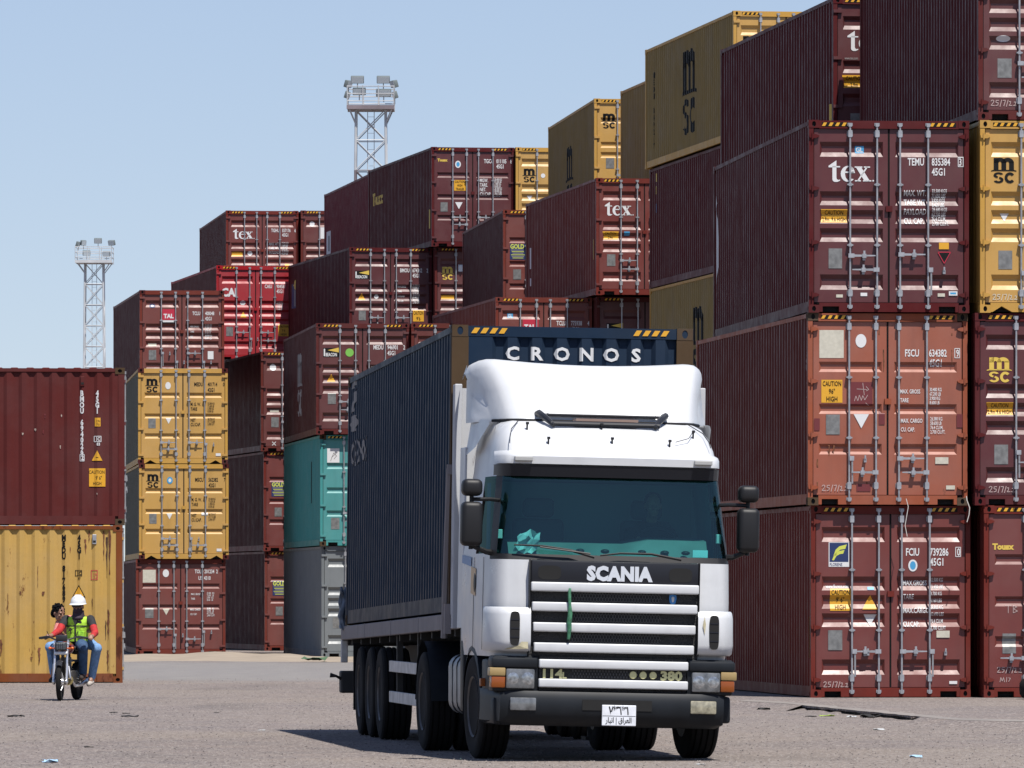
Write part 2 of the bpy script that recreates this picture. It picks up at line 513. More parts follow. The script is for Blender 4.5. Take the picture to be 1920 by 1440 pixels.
def m_body(H):
    def mk():
        b = MB(); h = CW/2
        ys = [.12, .15]+side_breaks(.1501, CL-.1501)+[CL-.15, CL-.12]
        for s in (-1, 1):
            lo, hi = [], []
            for y in ys:
                x = s*(h-.016-side_depth(y))
                lo.append((x, y, .168)); hi.append((x, y, H-.07))
            rows = [lo, hi] if s > 0 else [hi, lo]
            b.grid(rows)
        xs = sorted({-h+.12, h-.12}|{-h+E0+(i+q)*EP for i in range(NE) for q in (0, .30, .46, .84)})
        b.grid([[(x, CL-.012-end_depth(x), H-.10) for x in xs], [(x, CL-.012-end_depth(x), .145) for x in xs]])
        # roof: pressed ridges across
        rr = []
        for i in range(41):
            y0 = .19+i*(CL-.38)/41; q = (CL-.38)/41
            for t, z in ((0, -.028), (.18, .004), (.55, .004), (.73, -.028)):
                rr.append((y0+t*q, H+z))
        b.grid([[(x, y, z if abs(x) < h-.1 else H-.03) for x in (-h+.055, -h+.11, h-.11, h-.055)] for y, z in rr])
        b.box(-h+.05, h-.05, .14, CL-.05, .10, .165)                      # floor
        return b.mesh('body')
    return cached(('body', H), mk)

def m_door(H, style, left, lod):
    def mk():
        b = MB(); gr, sl, dp = grooves(style, H)
        x0, x1 = (-CW/2+.088, -.014) if left else (.014, CW/2-.088)
        z0, z1 = .158, H-.135
        ga, gb = x0+.085, x1-.075
        y = DY
        zs = [z1]+[H-t for g in gr for t in g]+[z0]
        zs = [z for z in zs]
        for i in range(len(zs)-1):
            za, zb = zs[i], zs[i+1]
            if i % 2 == 0:
                b.poly([(x0, y, zb), (x1, y, zb), (x1, y, za), (x0, y, za)])
            else:
                b.poly([(x0, y, zb), (ga, y, zb), (ga, y, za), (x0, y, za)])
                b.poly([(gb, y, zb), (x1, y, zb), (x1, y, za), (gb, y, za)])
                a2, b2, e = za-sl, zb+sl, .034
                o = [(ga, y, zb), (gb, y, zb), (gb, y, za), (ga, y, za)]
                q = [(ga+e, y+dp, b2), (gb-e, y+dp, b2), (gb-e, y+dp, a2), (ga+e, y+dp, a2)]
                b.poly(q)
                for k in range(4): b.poly([o[k], o[(k+1) % 4], q[(k+1) % 4], q[k]])
        # edges of the leaf
        for p, q in (((x0, z0), (x1, z0)), ((x1, z0), (x1, z1)), ((x1, z1), (x0, z1)), ((x0, z1), (x0, z0))):
            b.poly([(p[0], y, p[1]), (p[0], y+.05, p[1]), (q[0], y+.05, q[1]), (q[0], y, q[1])])
        if lod > 0:
            for hb in hinges(H, left): b.box(*hb)
        return b.mesh('door', fix=False)
    return cached(('door', H, style, left, lod), mk)

def hinges(H, left):
    r = []
    for t in (.245, 1.03, 1.84, 2.63):
        z = H-t*H/HC
        a, c = (-CW/2+.008, -CW/2+.155) if left else (CW/2-.155, CW/2-.008)
        r.append((a, c, -.018, DY+.002, z-.026, z+.026))
    return r
def m_hinge(left):
    def mk():
        b = MB()
        s = 1 if left else -1
        pts = [(0, -.018), (.05, -.030), (.10, -.028), (.15, -.008), (.15, .012), (.10, .030), (.05, .032), (0, .020)]
        b.prism([(s*x, -.020, z) for x, z in pts], (0, .052, 0))
        b.tube([(s*.045, -.026, -.05), (s*.045, -.026, .05)], .013, 6)
        return b.mesh('hinge')
    return cached(('hinge', left), mk)

RODX = (-.593, -.184, .165, .591)
def m_rod(H):
    def mk():
        b = MB(); k = H/HC; y = -.016
        b.tube([(0, y, .055), (0, y, H-.05)], .016, 8)
        for t, hh in ((.205*k, .052), (2.60*k, .052)):
            z = H-t
            b.box(-.030, .030, y-.024, DY, z-hh, z+hh); b.box(-.044, .044, DY-.012, DY+.004, z-hh*.7, z+hh*.7)
        for t in (.97*k, 1.88*k):
            z = H-t
            b.box(-.045, .045, y-.022, DY-.002, z-.011, z+.011); b.box(-.024, .024, y-.024, y+.03, z-.022, z+.022)
        for z in (.085, H-.075):                                       # cams and keepers
            b.box(-.024, .024, y-.022, .012, z-.026, z+.026); b.box(-.038, .038, -.010, .010, z-.012, z+.032)
        return b.mesh('lock_rod')
    return cached(('rod', H), mk)
def m_handle(kind):
    def mk():
        b = MB(); y = -.045
        if kind in ('hr', 'hl'):
            s = 1 if kind == 'hr' else -1
            b.box(*sorted((-s*.03, s*.06)), y-.014, -.004, -.032, .032)
            b.prism([(s*.02, y-.008, -.02), (s*.38, y-.008, -.008), (s*.38, y-.008, .010), (s*.02, y-.008, .018)], (0, .014, 0))
            b.box(*sorted((s*.18, s*.24)), y-.018, DY, -.035, .028)
            b.box(*sorted((s*.195, s*.225)), y-.014, y+.012, .028, .075)
            b.box(*sorted((s*.19, s*.23)), y+.02, DY, -.07, -.035)
        else:
            b.box(.0, .07, y-.014, -.004, -.035, .035)
            b.prism([(.03, y-.006, -.03), (.055, y-.006, -.03), (.06, y+.02, -.38), (.035, y+.02, -.38)], (0, .014, 0))
            b.box(.22, .26, y, DY, -.06, .0); b.box(.228, .252, y-.012, y+.012, -.01, .045)
        return b.mesh('handle')
    return cached(('handle', kind), mk)

# ---- flat decals wrapped on to a pressed surface
_dn = {}
def decal(parent, name, shape, m, surf, x, zt, H, style='A', label=None, lift=.005):
    """shape = 2d mesh with origin lower left at (x from the left edge, zt metres below the top)"""
    vs, fs = shape
    _dn[parent.name] = _dn.get(parent.name, 0)+1; lift += .0004*_dn[parent.name]      # later marks lie on top of earlier ones
    bm = bmesh.new()
    bv = [bm.verts.new((a, 0, b)) for a, b in vs]
    for f in fs:
        if len(set(f)) < 3: continue
        try: bm.faces.new([bv[i] for i in f])
        except ValueError: pass
    if not bm.verts: bm.free(); return
    xs = [v.co.x for v in bm.verts]; zs = [v.co.z for v in bm.verts]
    x0, x1, z0, z1 = min(xs), max(xs), min(zs), max(zs)
    def cut(co, no):
        bmesh.ops.bisect_plane(bm, geom=bm.verts[:]+bm.edges[:]+bm.faces[:], plane_co=co, plane_no=no, dist=1e-5)
    if surf == 'door':
        gr, sl, dp = grooves(style, H)
        for a, b in gr:
            for t in (a, a+sl, b-sl, b):
                zc = zt-t
                if z0 < zc < z1: cut((0, 0, zc), (0, 0, 1))
        for v in bm.verts:
            t = zt-v.co.z
            v.co = Vector((-CW/2+x+v.co.x, DY-lift+door_depth(t, gr, sl, dp), H-t))
    elif surf == 'left':      # seen from -x: reading direction runs towards the door end, x measured from the door end to the decal's right edge
        for yb in side_breaks(x, x+(x1-x0)): cut((x1-(yb-x), 0, 0), (1, 0, 0))
        for v in bm.verts:
            y = x+(x1-v.co.x); t = zt-v.co.z
            v.co = Vector((-CW/2+.016+side_depth(y)-lift, y, H-t))
    elif surf == 'right':     # +x side, y measured from the door end
        for yb in side_breaks(x, x+(x1-x0)): cut((yb-x+x0, 0, 0), (1, 0, 0))
        for v in bm.verts:
            y = x+v.co.x-x0; t = zt-v.co.z
            v.co = Vector((CW/2-.016-side_depth(y)+lift, y, H-t))
    elif surf == 'end':       # closed end wall seen from +y, x from the viewer's left
        for k in range(NE):
            for q in (0, .30, .46, .84):
                xb = CW/2-x-(-CW/2+E0+(k+q)*EP)
                if x0 < xb < x1: cut((xb, 0, 0), (1, 0, 0))
        for v in bm.verts:
            X = CW/2-x-v.co.x; t = zt-v.co.z
            v.co = Vector((X, CL-.012-end_depth(X)+lift, H-t))
    elif surf == 'header':
        for v in bm.verts: v.co = Vector((-CW/2+x+v.co.x, .008-lift*.6, H-zt+v.co.z))
    elif surf == 'endheader':
        for v in bm.verts: v.co = Vector((CW/2-x-v.co.x, CL-.008+lift*.6, H-zt+v.co.z))
    me = bpy.data.meshes.new(name); bm.to_mesh(me); bm.free(); me.materials.append(None)
    o = link(name, me, m, parent)
    if label: o['label'] = label
    return o

def ellipse2d(rx, ry, n=20): return poly2d([(rx+rx*math.cos(2*math.pi*i/n), ry+ry*math.sin(2*math.pi*i/n)) for i in range(n)])
def stripes2d(n=4, w_=.40, h=.052, bw=.048, sl=.03):
    p = w_/n
    return join2d(*[(poly2d([(i*p, 0), (i*p+bw, 0), (i*p+bw+sl, h), (i*p+sl, h)]), (0, 0)) for i in range(n)])

HANDLES = (('hr', 2.04), ('hl', 2.25), ('hr', 2.04), ('v', 2.25))
HANDLES2 = (('v', 2.04), ('hl', 2.04), ('hr', 2.04), ('v', 2.04))
HANDLES3 = (('v', 2.72-.70), ('hl', 2.25), ('hr', 2.0), ('hl', 2.25))

def place(o, u, D, z0, psi, mat=None):
    x = (u-CX)*D/F; c, s = math.cos(R(psi)), math.sin(R(psi))
    o.location = (x+CW/2*c, D+CW/2*s, z0); o.rotation_euler = (0, 0, R(psi))

def container(label, u, D, z0, H, psi, style, pm, decals=(), lod=1, sill='rect', handles=HANDLES, frame=None, cast=None, hazard=True, doors=True, side=(), rods=None, bodym=None):
    o = empty('shipping_container'); place(o, u, D, z0, psi)
    tag(o, label, 'shipping container', 'shipping containers stacked in the yard')
    pm = P[pm] if isinstance(pm, str) else pm
    fm = P[frame] if frame else pm; cm = P[cast] if cast else fm
    link('body', m_body(H), P[bodym] if bodym else pm, o)
    fr = link('frame', m_frame(H, sill), [fm, M_hole], o)
    for sx in (0, 1):
        for zz in (0, H-.118):
            link('corner_casting', m_casting(), [cm, M_hole], o, (-CW/2+sx*(CW-.162), 0, zz))
    # the grooves reach behind the gasket plane, so the gasket is a ring and a centre strip
    def ring():
        g = MB(); h = CW/2-.07; y0, y1 = DY+.006, DY+.03
        g.box(-h, -h+.075, y0, y1, .13, H-.126); g.box(h-.075, h, y0, y1, .13, H-.126)
        g.box(-.014, .014, y0-.01, y1, .13, H-.126)
        g.box(-h+.075, -.03, y0, y1, .13, .175); g.box(.03, h-.075, y0, y1, .13, .175)
        g.box(-h+.075, -.03, y0, y1, H-.16, H-.126); g.box(.03, h-.075, y0, y1, H-.16, H-.126)
        return g.mesh('door_gasket')
    link('door_gasket', cached(('ring', H), ring), M_rub, o)
    ds = []
    for left in (True, False):
        d = link('door', m_door(H, style, left, lod), door_paint(pm), o); ds.append(d)
        if lod == 0:
            for hb in hinges(H, left):
                link('hinge', m_hinge(left), fm, d, (hb[0] if left else hb[1], 0, (hb[4]+hb[5])/2))
        for k in ((0, 1) if left else (2, 3)):
            rd = link('lock_rod', m_rod(H), rods or M_galv, d, (RODX[k], 0, 0))
            hk, ht = handles[k]
            link('handle', m_handle(hk), M_galv, d, (RODX[k], 0, H-ht*H/HC))
    # middle anti-rack block
    link('door_stop', cached(('stop', H), lambda: MB().box(-.05, .05, -.012, DY+.012, H*.525, H*.525+.085).mesh('door_stop')), pm, ds[1])
    if hazard:
        sh = stripes2d()
        for x in (.20, CW-.60):
            decal(fr, 'hazard_backing', rect2d(0, .40, -.006, .058), M_blk, 'header', x, .092, H, lift=.004)
            decal(fr, 'hazard_stripe', sh, M_yel2 if hazard == 2 else M_yel, 'header', x, .09, H, lift=.009)
    for d in decals: add_decal(d, o, ds, H, style)
    for d in side: add_decal(d, o, [o, o], H, style)
    return o

def add_decal(d, root, ds, H, style):
    k = d[0]
    def par(x): return ds[0] if x < CW/2 else ds[1]
    if k == 'T':            # text: string, x, zt of the centre, cap height, colour, condense, bold
        _, s, x, zt, h, c = d[:6]; cond = d[6] if len(d) > 6 else .62; bold = d[7] if len(d) > 7 else .012
        decal(par(x), 'lettering', text2d(s, h, cond, bold), COL[c], 'door', x, zt+h/2, H, style)
    elif k == 'R':          # rectangle sticker or plate
        _, x, zt, w_, h, c = d[:6]
        decal(par(x), 'data_plate' if c == 'p' else 'sticker', rect2d(0, w_, 0, h), COL[c], 'door', x, zt+h/2, H, style, lift=.004)
    elif k == 'E':
        _, x, zt, w_, h, c = d[:6]
        decal(par(x), 'round_sticker', ellipse2d(w_/2, h/2), COL[c], 'door', x, zt+h/2, H, style)
    elif k == 'V':          # triangle, pointing down (-1) or up (1)
        _, x, zt, w_, h, c, up = d
        pts = [(0, 0), (w_, 0), (w_/2, h)] if up > 0 else [(0, h), (w_/2, 0), (w_, h)]
        decal(par(x), 'warning_triangle', poly2d(pts), COL[c], 'door', x, zt+h/2, H, style)
    elif k == 'L':          # logo: shape, x, zt bottom, scale, colour
        _, sh, x, zt, s, c = d
        decal(par(x), 'logo', join2d((sh, (0, 0), s)), COL[c], 'door', x, zt, H, style)
    elif k == 'S':          # chalk scribble
        _, paths, x, zt, s, c, wd = d
        decal(par(x), 'chalk_mark', join2d((stroke2d(paths, wd), (0, 0), s)), COL[c], 'door', x, zt, H, style, lift=.006)
    elif k == 'C':          # caution label
        _, x, zt, w_, h, lines = d
        decal(par(x), 'caution_label', rect2d(0, w_, 0, h), M_yel, 'door', x, zt+h/2, H, style, lift=.004)
        n = len(lines)
        for i, t in enumerate(lines):
            th = h/n*.62; sh = text2d(t, th, .7, .01); tw = max(v[0] for v in sh[0])
            fac = min(1, .88*w_/tw); sh = ([(a*fac, b) for a, b in sh[0]], sh[1])
            decal(par(x), 'caution_text', sh, M_blk, 'door', x+(w_-tw*fac)/2, zt-h/2+(i+.5)*h/n+th/2, H, style, lift=.008)
    elif k == 'DT':         # vertical text on the long side: string, distance from door end, first zt, cap height, step, colour
        _, s, y, zt, h, step, c = d
        parts = []
        for i, ch in enumerate(s):
            if ch == ' ': continue
            v, f = text2d(ch, h, .72, .05); wv = max(p[0] for p in v)
            parts.append(((v, f), (-wv/2, -i*step)))
        sh = join2d(*parts); x0 = min(p[0] for p in sh[0])
        decal(root, 'side_lettering', sh, COL[c], 'left', y, zt+h/2, H, lift=.006)
    elif k == 'DL':         # shape on the long side: 2d shape, distance of its right edge from door end, zt of bottom
        _, sh, y, zt, c, nm = d
        decal(root, nm, sh, COL[c], 'left', y, zt, H, lift=.010 if nm == 'side_label_face' else .006)

def block(x1, x2, zt, rows, c, h=.07, step=.07, h1=.085, cond=.62):
    """tare block: rows = [(heading, value, value)]"""
    r = []
    for i, (a, v1, v2) in enumerate(rows):
        z = zt+i*step*2.0
        r.append(('T', a, x1, z+step*.45, h1, c, cond, .015))
        r.append(('T', v1, x2, z, h, c, .56, .012)); r.append(('T', v2, x2, z+step, h, c, .56, .012))
    return r
def ident(owner, num, chk, typ, c, x=1.50, zt=.62, h=.108):
    return [('T', owner, x, zt, h, c, .62, .02), ('T', num, x+.365, zt, h, c, .60, .02), ('T', chk, x+.78, zt, h, c, .6, .02), ('T', typ, x+.365, zt+.15, h, c, .62, .02)]
# ------------------------------------------------------------------ ground
def mat_ground():
    m, n, b = nodes_of('gravelly asphalt'); N = n.nodes.new; L = n.links.new
    geo = N('ShaderNodeNewGeometry')
    def noise(scale, detail=6, rough=.6, sy=1):
        t = N('ShaderNodeTexNoise'); t.inputs['Scale'].default_value = scale; t.inputs['Detail'].default_value = detail; t.inputs['Roughness'].default_value = rough
        mp = N('ShaderNodeVectorMath'); mp.operation = 'MULTIPLY'; mp.inputs[1].default_value = (1, sy, 1)
        L(geo.outputs['Position'], mp.inputs[0]); L(mp.outputs[0], t.inputs['Vector']); return t.outputs[0]
    def ramp(x, a, b_, c0, c1):
        r = N('ShaderNodeMapRange'); r.inputs[1].default_value = a; r.inputs[2].default_value = b_; r.inputs[3].default_value = c0; r.inputs[4].default_value = c1
        L(x, r.inputs[0]); return r.outputs[0]
    def mix(f, a, c):
        x = N('ShaderNodeMix'); x.data_type = 'RGBA'
        if isinstance(f, float): x.inputs[0].default_value = f
        else: L(f, x.inputs[0])
        for i, q in ((6, a), (7, c)):
            if isinstance(q, tuple): x.inputs[i].default_value = (*q, 1)
            else: L(q, x.inputs[i])
        return x.outputs[2]
    vor = N('ShaderNodeTexVoronoi'); vor.inputs['Scale'].default_value = 30; L(geo.outputs['Position'], vor.inputs['Vector'])
    vc = N('ShaderNodeSeparateColor'); L(vor.outputs['Color'], vc.inputs[0])
    base = mix(ramp(noise(.9), .35, .65, 0, 1), (0.177, 0.146, 0.132), (0.135, 0.117, 0.112))
    base = mix(ramp(noise(.11, 3), .4, .6, 0, .6), base, (0.201, 0.168, 0.140))
    base = mix(ramp(vc.outputs[0], .74, .92, 0, .6), base, (0.402, 0.358, 0.326))     # pale stones
    base = mix(ramp(vc.outputs[1], .74, .92, 0, .6), base, (0.055, 0.045, 0.045))   # dark chips
    base = mix(ramp(noise(5, 4, .7, .5), .62, .74, 0, .55), base, (0.085, 0.078, 0.073)) # oil stains
    base = mix(ramp(noise(.35, 5, .6, .22), .56, .72, 0, .5), base, (.075, .066, .062))   # worn wheel tracks and dark patches
    base = mix(ramp(noise(.5, 5, .6, .4), .58, .75, 0, .55), base, (.21, .18, .155))      # dusty patches
    # worn lane and drifted sand far off, by distance and noise
    sp = N('ShaderNodeSeparateXYZ'); L(geo.outputs['Position'], sp.inputs[0])
    def add(a, b_, op='ADD'):
        x = N('ShaderNodeMath'); x.operation = op
        for i, q in enumerate((a, b_)):
            if isinstance(q, (int, float)): x.inputs[i].default_value = q
            else: L(q, x.inputs[i])
        return x.outputs[0]
    yy = add(sp.outputs[1], add(add(noise(.35, 4), -.5), 22, 'MULTIPLY'))
    lane = add(ramp(yy, 136, 141, 0, 1), ramp(yy, 176, 180, 1, 0), 'MULTIPLY')
    base = mix(add(lane, .85, 'MULTIPLY'), base, mix(ramp(noise(1.5, 5), .35, .7, 0, 1), (0.165, 0.157, 0.155), (0.216, 0.205, 0.191)))
    L(base, b.inputs['Base Color']); b.inputs['Roughness'].default_value = .9; b.inputs['Specular IOR Level'].default_value = .25
    bp = N('ShaderNodeBump'); bp.inputs['Strength'].default_value = .8; bp.inputs['Distance'].default_value = .03
    L(add(vor.outputs['Distance'], noise(3), 'ADD'), bp.inputs['Height']); L(bp.outputs[0], b.inputs['Normal'])
    return m
M_ground = mat_ground()
b = MB()
NX, = (1,)
b.poly([(-2500, -200, 0), (2500, -200, 0), (2500, 5000, 0), (-2500, 5000, 0)])
tag(b.build('ground', M_ground), kind='structure')

# loose chippings over the near yard: one countless layer
import numpy as np
rng_ = np.random.default_rng(5)
def gravel(name, n, y0, y1, r0, r1, mat, seed):
    rg = np.random.default_rng(seed)
    y = y0*(y1/y0)**rg.random(n); x = (rg.random(n)*2-1)*y*.074
    r = r0+(r1-r0)*rg.random(n)**3
    base = np.array([(1, 0, 0), (.3, .95, 0), (-.8, .6, 0), (-.8, -.6, 0), (.3, -.95, 0), (.1, .05, .8)])
    ang = rg.random(n)*6.283; c, s_ = np.cos(ang), np.sin(ang)
    v = base[None, :, :]*(.75+.5*rg.random((n, 6, 1)))
    vx = (v[:, :, 0]*c[:, None]-v[:, :, 1]*s_[:, None])*r[:, None]+x[:, None]
    vy = (v[:, :, 0]*s_[:, None]+v[:, :, 1]*c[:, None])*r[:, None]+y[:, None]
    vz = v[:, :, 2]*r[:, None]-.002
    co = np.stack([vx, vy, vz], 2).reshape(-1, 3)
    tri = np.array([(0, 1, 5), (1, 2, 5), (2, 3, 5), (3, 4, 5), (4, 0, 5)])
    fs = (tri[None]+6*np.arange(n)[:, None, None]).reshape(-1, 3)
    me = bpy.data.meshes.new(name); me.from_pydata(co.tolist(), [], fs.tolist())
    o = link(name, me if len(me.materials) else (me.materials.append(None) or me), mat); tag(o, kind='stuff'); return o
gravel('gravel', 34000, 62, 142, .005, .019, simple('pale chippings', (.185, .165, .152), .9, spec=.2), 1)
gravel('gravel', 16000, 62, 142, .005, .017, simple('dark chippings', (.075, .066, .063), .9, spec=.2), 2)
# ------------------------------------------------------------------ the containers
TEX, MSC, FLO = logo_tex(), logo_msc(), logo_florens()
def chalk_date():      # 25/7/22 in chalk, about 6 wide and 1.4 high
    return [[(0, 1.1), (.3, 1.4), (.7, 1.2), (.5, .7), (0, .1), (.8, .1)], [(1.8, 1.3), (1.2, 1.3), (1.15, .8), (1.7, .75), (1.6, .2), (1.1, .1)],
            [(2.1, -.1), (2.5, 1.4)], [(2.8, 1.3), (3.4, 1.35), (3.0, 0)], [(3.6, -.1), (4.0, 1.4)],
            [(4.2, 1.0), (4.6, 1.1), (4.5, .5), (4.2, .1), (4.9, .15)], [(5.2, .1), (5.25, .2)], [(5.4, .9), (5.8, 1.0), (5.7, .4), (5.4, .1), (6.0, .1)]]
def date(x, zt, s=.065, c='x'): return ('S', chalk_date(), x, zt, s, c, .16)
def tal(x, zt):
    return [('R', x, zt, .40, .31, 'r'), ('R', x, zt+.19, .40, .055, 'w'), ('R', x, zt+.235, .40, .03, 'k'), ('T', 'TAL', x+.035, zt+.04, .115, 'w', .95, .05)]
def gold(x, zt, w_=.42):
    r = [('R', x, zt, w_, .42, 'n'), ('T', 'GOLD', x+.01, zt-.14, .115, 'l', .80, .04)]
    for i in range(6): r.append(('R', x+.03+.02*(i % 3), zt-.04+i*.042, w_-.07-.04*(i % 3), .018, 'l' if i % 2 else 'f'))
    return r
def beacon(x, zt):
    return [('R', x, zt, .42, .235, 'k'), ('L', poly2d([(0, .06), (.30, .13), (.30, .0)]), x+.115, zt-.0, 1, 'Y'), ('L', rect2d(0, .035, 0, .19), x+.015, zt+.095, 1, 'w'),
            ('T', 'BEACON', x+.065, zt+.055, .085, 'w', .60, .03)]
def florens(x, zt):
    return [('R', x-.012, zt+.02, .312, .37, 'w'), ('R', x, zt-.012, .288, .29, 'n'), ('L', FLO, x+.005, zt+.12, .28, 'l'), ('T', 'FLORENS', x+.005, zt+.17, .045, 'n', .72, .01)]
def dangerlabel(x, zt, s=.24): return [('V', x, zt, s, s*.9, 'y', 1), ('R', x+s*.38, zt+s*.15, s*.24, s*.07, 'k')]
def boxed(x, zt, h=.108, c='w'):
    return [('L', stroke2d([[(0, 0), (.075, 0), (.075, h*1.3), (0, h*1.3), (0, 0)]], .010), x-.012, zt+h*.65, 1, c)]

# right-hand front row, three high then four high
container('maroon container with big white tex logo, topmost of the stack right of the truck', 1516.3, 110.62, 5.857, HC, 5.2, 'A', 'maroon',
 [('L', TEX, .30, .92, .225, 'w')]+ident('TEMU', '835384', '3', '45G1', 'w', 1.505, .62)+boxed(2.285, .62)+
 block(1.45, 1.875, 1.06, [('MAX. WT.', '32.500 KGS', '71.650 LBS'), ('TARE WT.', '3.820 KGS', '8.420 LBS'), ('PAYLOAD', '28.680 KGS', '63.230 LBS'), ('CU. CAP.', '76.4 CU.M.', '2.700 CU.FT.')], 'w', .058, .07)+
 [('R', .71, .44, .135, .11, 's'), ('T', 'GL', .725, .44, .075, 'w', .8, .02), ('C', .19, 1.44, .40, .20, ['CAUTION', '2.9m  9.6 HIGH']), ('R', .305, 2.08, .205, .30, 'p'),
  ('R', 1.98, 1.885, .15, .10, 'y'), ('V', 1.965, 2.065, .19, .17, 'k', -1), ('L', stroke2d([[(0, .17), (.19, .17), (.095, 0), (0, .17)]], .012), 1.965, 2.15, 1, 'r'), ('T', 'P1', 1.18, 1.46, .04, 'c', .7),
  ('R', .42, 2.645, .10, .045, 'c'), ('R', .79, 2.62, .10, .05, 'w'), ('R', 1.96, 2.625, .11, .05, 'c'), ('R', 2.13, 2.60, .13, .065, 'w'), ('R', 2.15, 2.60, .09, .03, 's')],
 lod=0, handles=(('hr', 2.04), ('hl', 2.25), ('hr', 2.02), ('v', 2.25)),
 side=[('DL', rect2d(0, .06, 0, .22), .3, 2.05, 'Y', 'side_label'), ('DL', poly2d([(0, .2), (.1, .6), (.06, 1.3), (0, 1.5)]), 11.7, 2.2, 'w', 'side_logo'), ('DL', poly2d([(0, 0), (.1, .12), (.02, .25)]), 11.75, .75, 'w', 'side_logo')])
container('faded orange container with a white square sheet, right of the truck', 1514.7, 110.66, 2.961, HC, 6.5, 'B', 'salmon',
 [('R', .18, .47, .37, .42, 'c'), ('E', .73, .42, .165, .205, 'w')]+ident('FSCU', '634382', '9', '45G1', 'w', 1.485, .60, .105)+boxed(2.255, .60)+
 [('C', .21, 1.18, .32, .345, ['CAUTION', '96"', 'HIGH']), ('R', .63, 1.22, .36, .36, 'd'),
  ('S', [[(0, 3.4), (2, 3.3)], [(1.2, 4.6), (1.5, 2.2)], [(1.9, 3.9), (2.4, 3.3), (1.9, 3)], [(-.5, 1.0), (-.2, 2.0), (.2, 1.0), (.5, 2.2), (.9, 1.1), (1.2, 2.1), (1.6, 1.2), (2.2, 2.2)], [(1.8, .6), (2.4, .1)]], .75, 1.40, .075, 'x', .10)]+
 block(1.41, 1.86, 1.15, [('MAX. GROSS', '30.480 KG', '67.200 LB'), ('TARE', '3.900 KG', '8.600 LB')], 'w', .052, .066, .06)+
 block(1.42, 1.87, 1.59, [('MAX. CARGO', '26.580 KG', '58.600 LB'), ('CU. CAP.', '76.4 CU.M.', '2.700 CU.FT.')], 'w', .052, .066, .06)+
 [('R', .28, 1.68, .21, .30, 'p'), ('V', .70, 1.63, .235, .215, 'w', -1), ('R', 1.945, 2.22, .20, .10, 'c'), ('R', 2.11, 2.625, .135, .06, 'c'), ('R', .745, 2.63, .215, .11, 'd'), ('R', 1.085, 1.575, .09, .21, 'd'), ('R', .10, 1.68, .085, .18, 'd'), ('R', 2.27, 1.62, .09, .20, 'd'), date(.22, 2.68)],
 lod=0, rods=M_galv, handles=(('v', 2.19), ('hl', 2.40), ('hr', 2.19), ('hl', 2.40)), frame='salmon', cast='rustyblue', bodym='brown2',
 side=[('DT', 'FSCU 634382', .32, .50, .095, .107, 'f')])
container('brick red container with blue and yellow square logo, on the ground right of truck', 1520, 110.80, .065, HC, 6.0, 'A', 'oxide',
 florens(.29, .72)+[('T', 'www.florens.com', .235, 1.22, .055, 'w', .62, .015), ('C', .30, 1.42, .315, .335, ["CAUTION", "9' 6\"", 'HIGH']), ('R', .87, 1.25, .10, .045, 's')]+dangerlabel(.79, 1.46)+
 [('V', .81, 1.73, .20, .175, 'w', -1), ('R', .27, 2.03, .215, .30, 'p')]+ident('FCIU', '739286', '0', '45G1', 'w', 1.455, .70, .11)+boxed(2.225, .70)+[('E', 1.49, .905, .14, .18, 'w'), ('E', 1.515, .905, .09, .13, 's')]+
 block(1.415, 1.83, 1.12, [('MAX.GROSS', '32.500 KG', '71.650 LBS'), ('TARE', '3.700 KG', '8.160 LBS'), ('MAX.CARGO', '28.800 KG', '63.490 LBS'), ('CU.CAP.', '76.4 CU.M', '2.700 CU.FT')], 'w', .055, .056*1.85/2*2, .075)+
 [('R', 1.92, 1.94, .20, .105, 'c'), ('R', 2.115, 2.67, .12, .045, 'w'), date(.20, 2.74, .062)],
 lod=0, handles=(('v', 2.20), ('hl', 2.20), ('hr', 2.20), ('v', 2.20)), side=[('DL', rect2d(0, .08, 0, .62), .22, 2.30, 'Y', 'side_label')])
container('maroon container lettered Touax in yellow, bottom of the stack at the right edge', 1844.6, 110.76, .065, HC, 6, 'B', 'oxide',
 [('T', 'Touax', .135, .62, .083, 'Y', 1.0, .06), ('S', [[(0, 1.2), (1, 1.2)], [(.5, 1.2), (.5, 0)], [(1.3, 0), (1.3, 1.2), (1.9, .95), (1.3, .65), (2.0, .3), (1.3, 0)]], .33, 1.62, .095, 'x', .09), ('R', .29, 2.08, .205, .30, 'p'), date(.21, 2.52, .062),
  ('S', [[(0, 0), (.2, 1), (.5, .2), (.8, 1), (1, 0)], [(1.4, 0), (1.5, 1)], [(1.9, .1), (2.3, .8), (1.9, .9)]], .25, 2.66, .07, 'x', .12)],
 lod=0, handles=(('hl', 2.3), ('hl', 2.3), ('hr', 2.3), ('v', 2.25)))
container('maroon container with gold m over sc logo, second up at the right edge', 1828, 110.72, 2.961, HC, 6, 'A', 'maroon',
 [('L', MSC, .185, 1.05, .38, 'Y'), ('C', .18, 1.44, .41, .19, ['CAUTION', '2.9m 9.6 HIGH']), ('R', .30, 2.13, .21, .295, 'p'), date(.22, 2.70)], lod=0, handles=(('v', 2.10), ('hl', 2.25), ('hr', 2.1), ('v', 2.25)))
container('mustard container with black m over sc logo, third up at the right edge', 1837.5, 110.68, 5.857, HC, 5.8, 'A', 'yellow',
 [('L', MSC, .175, .95, .385, 'k'), ('V', .31, 1.46, .14, .12, 'w', -1), ('R', .285, 2.10, .21, .28, 'p'), date(.20, 2.70, .062, 'c'), ('E', 1.2, .7, .1, .1, 'w')], lod=0, sill='tri', handles=(('v', 2.30), ('hl', 2.25), ('hr', 2.1), ('v', 2.25)))
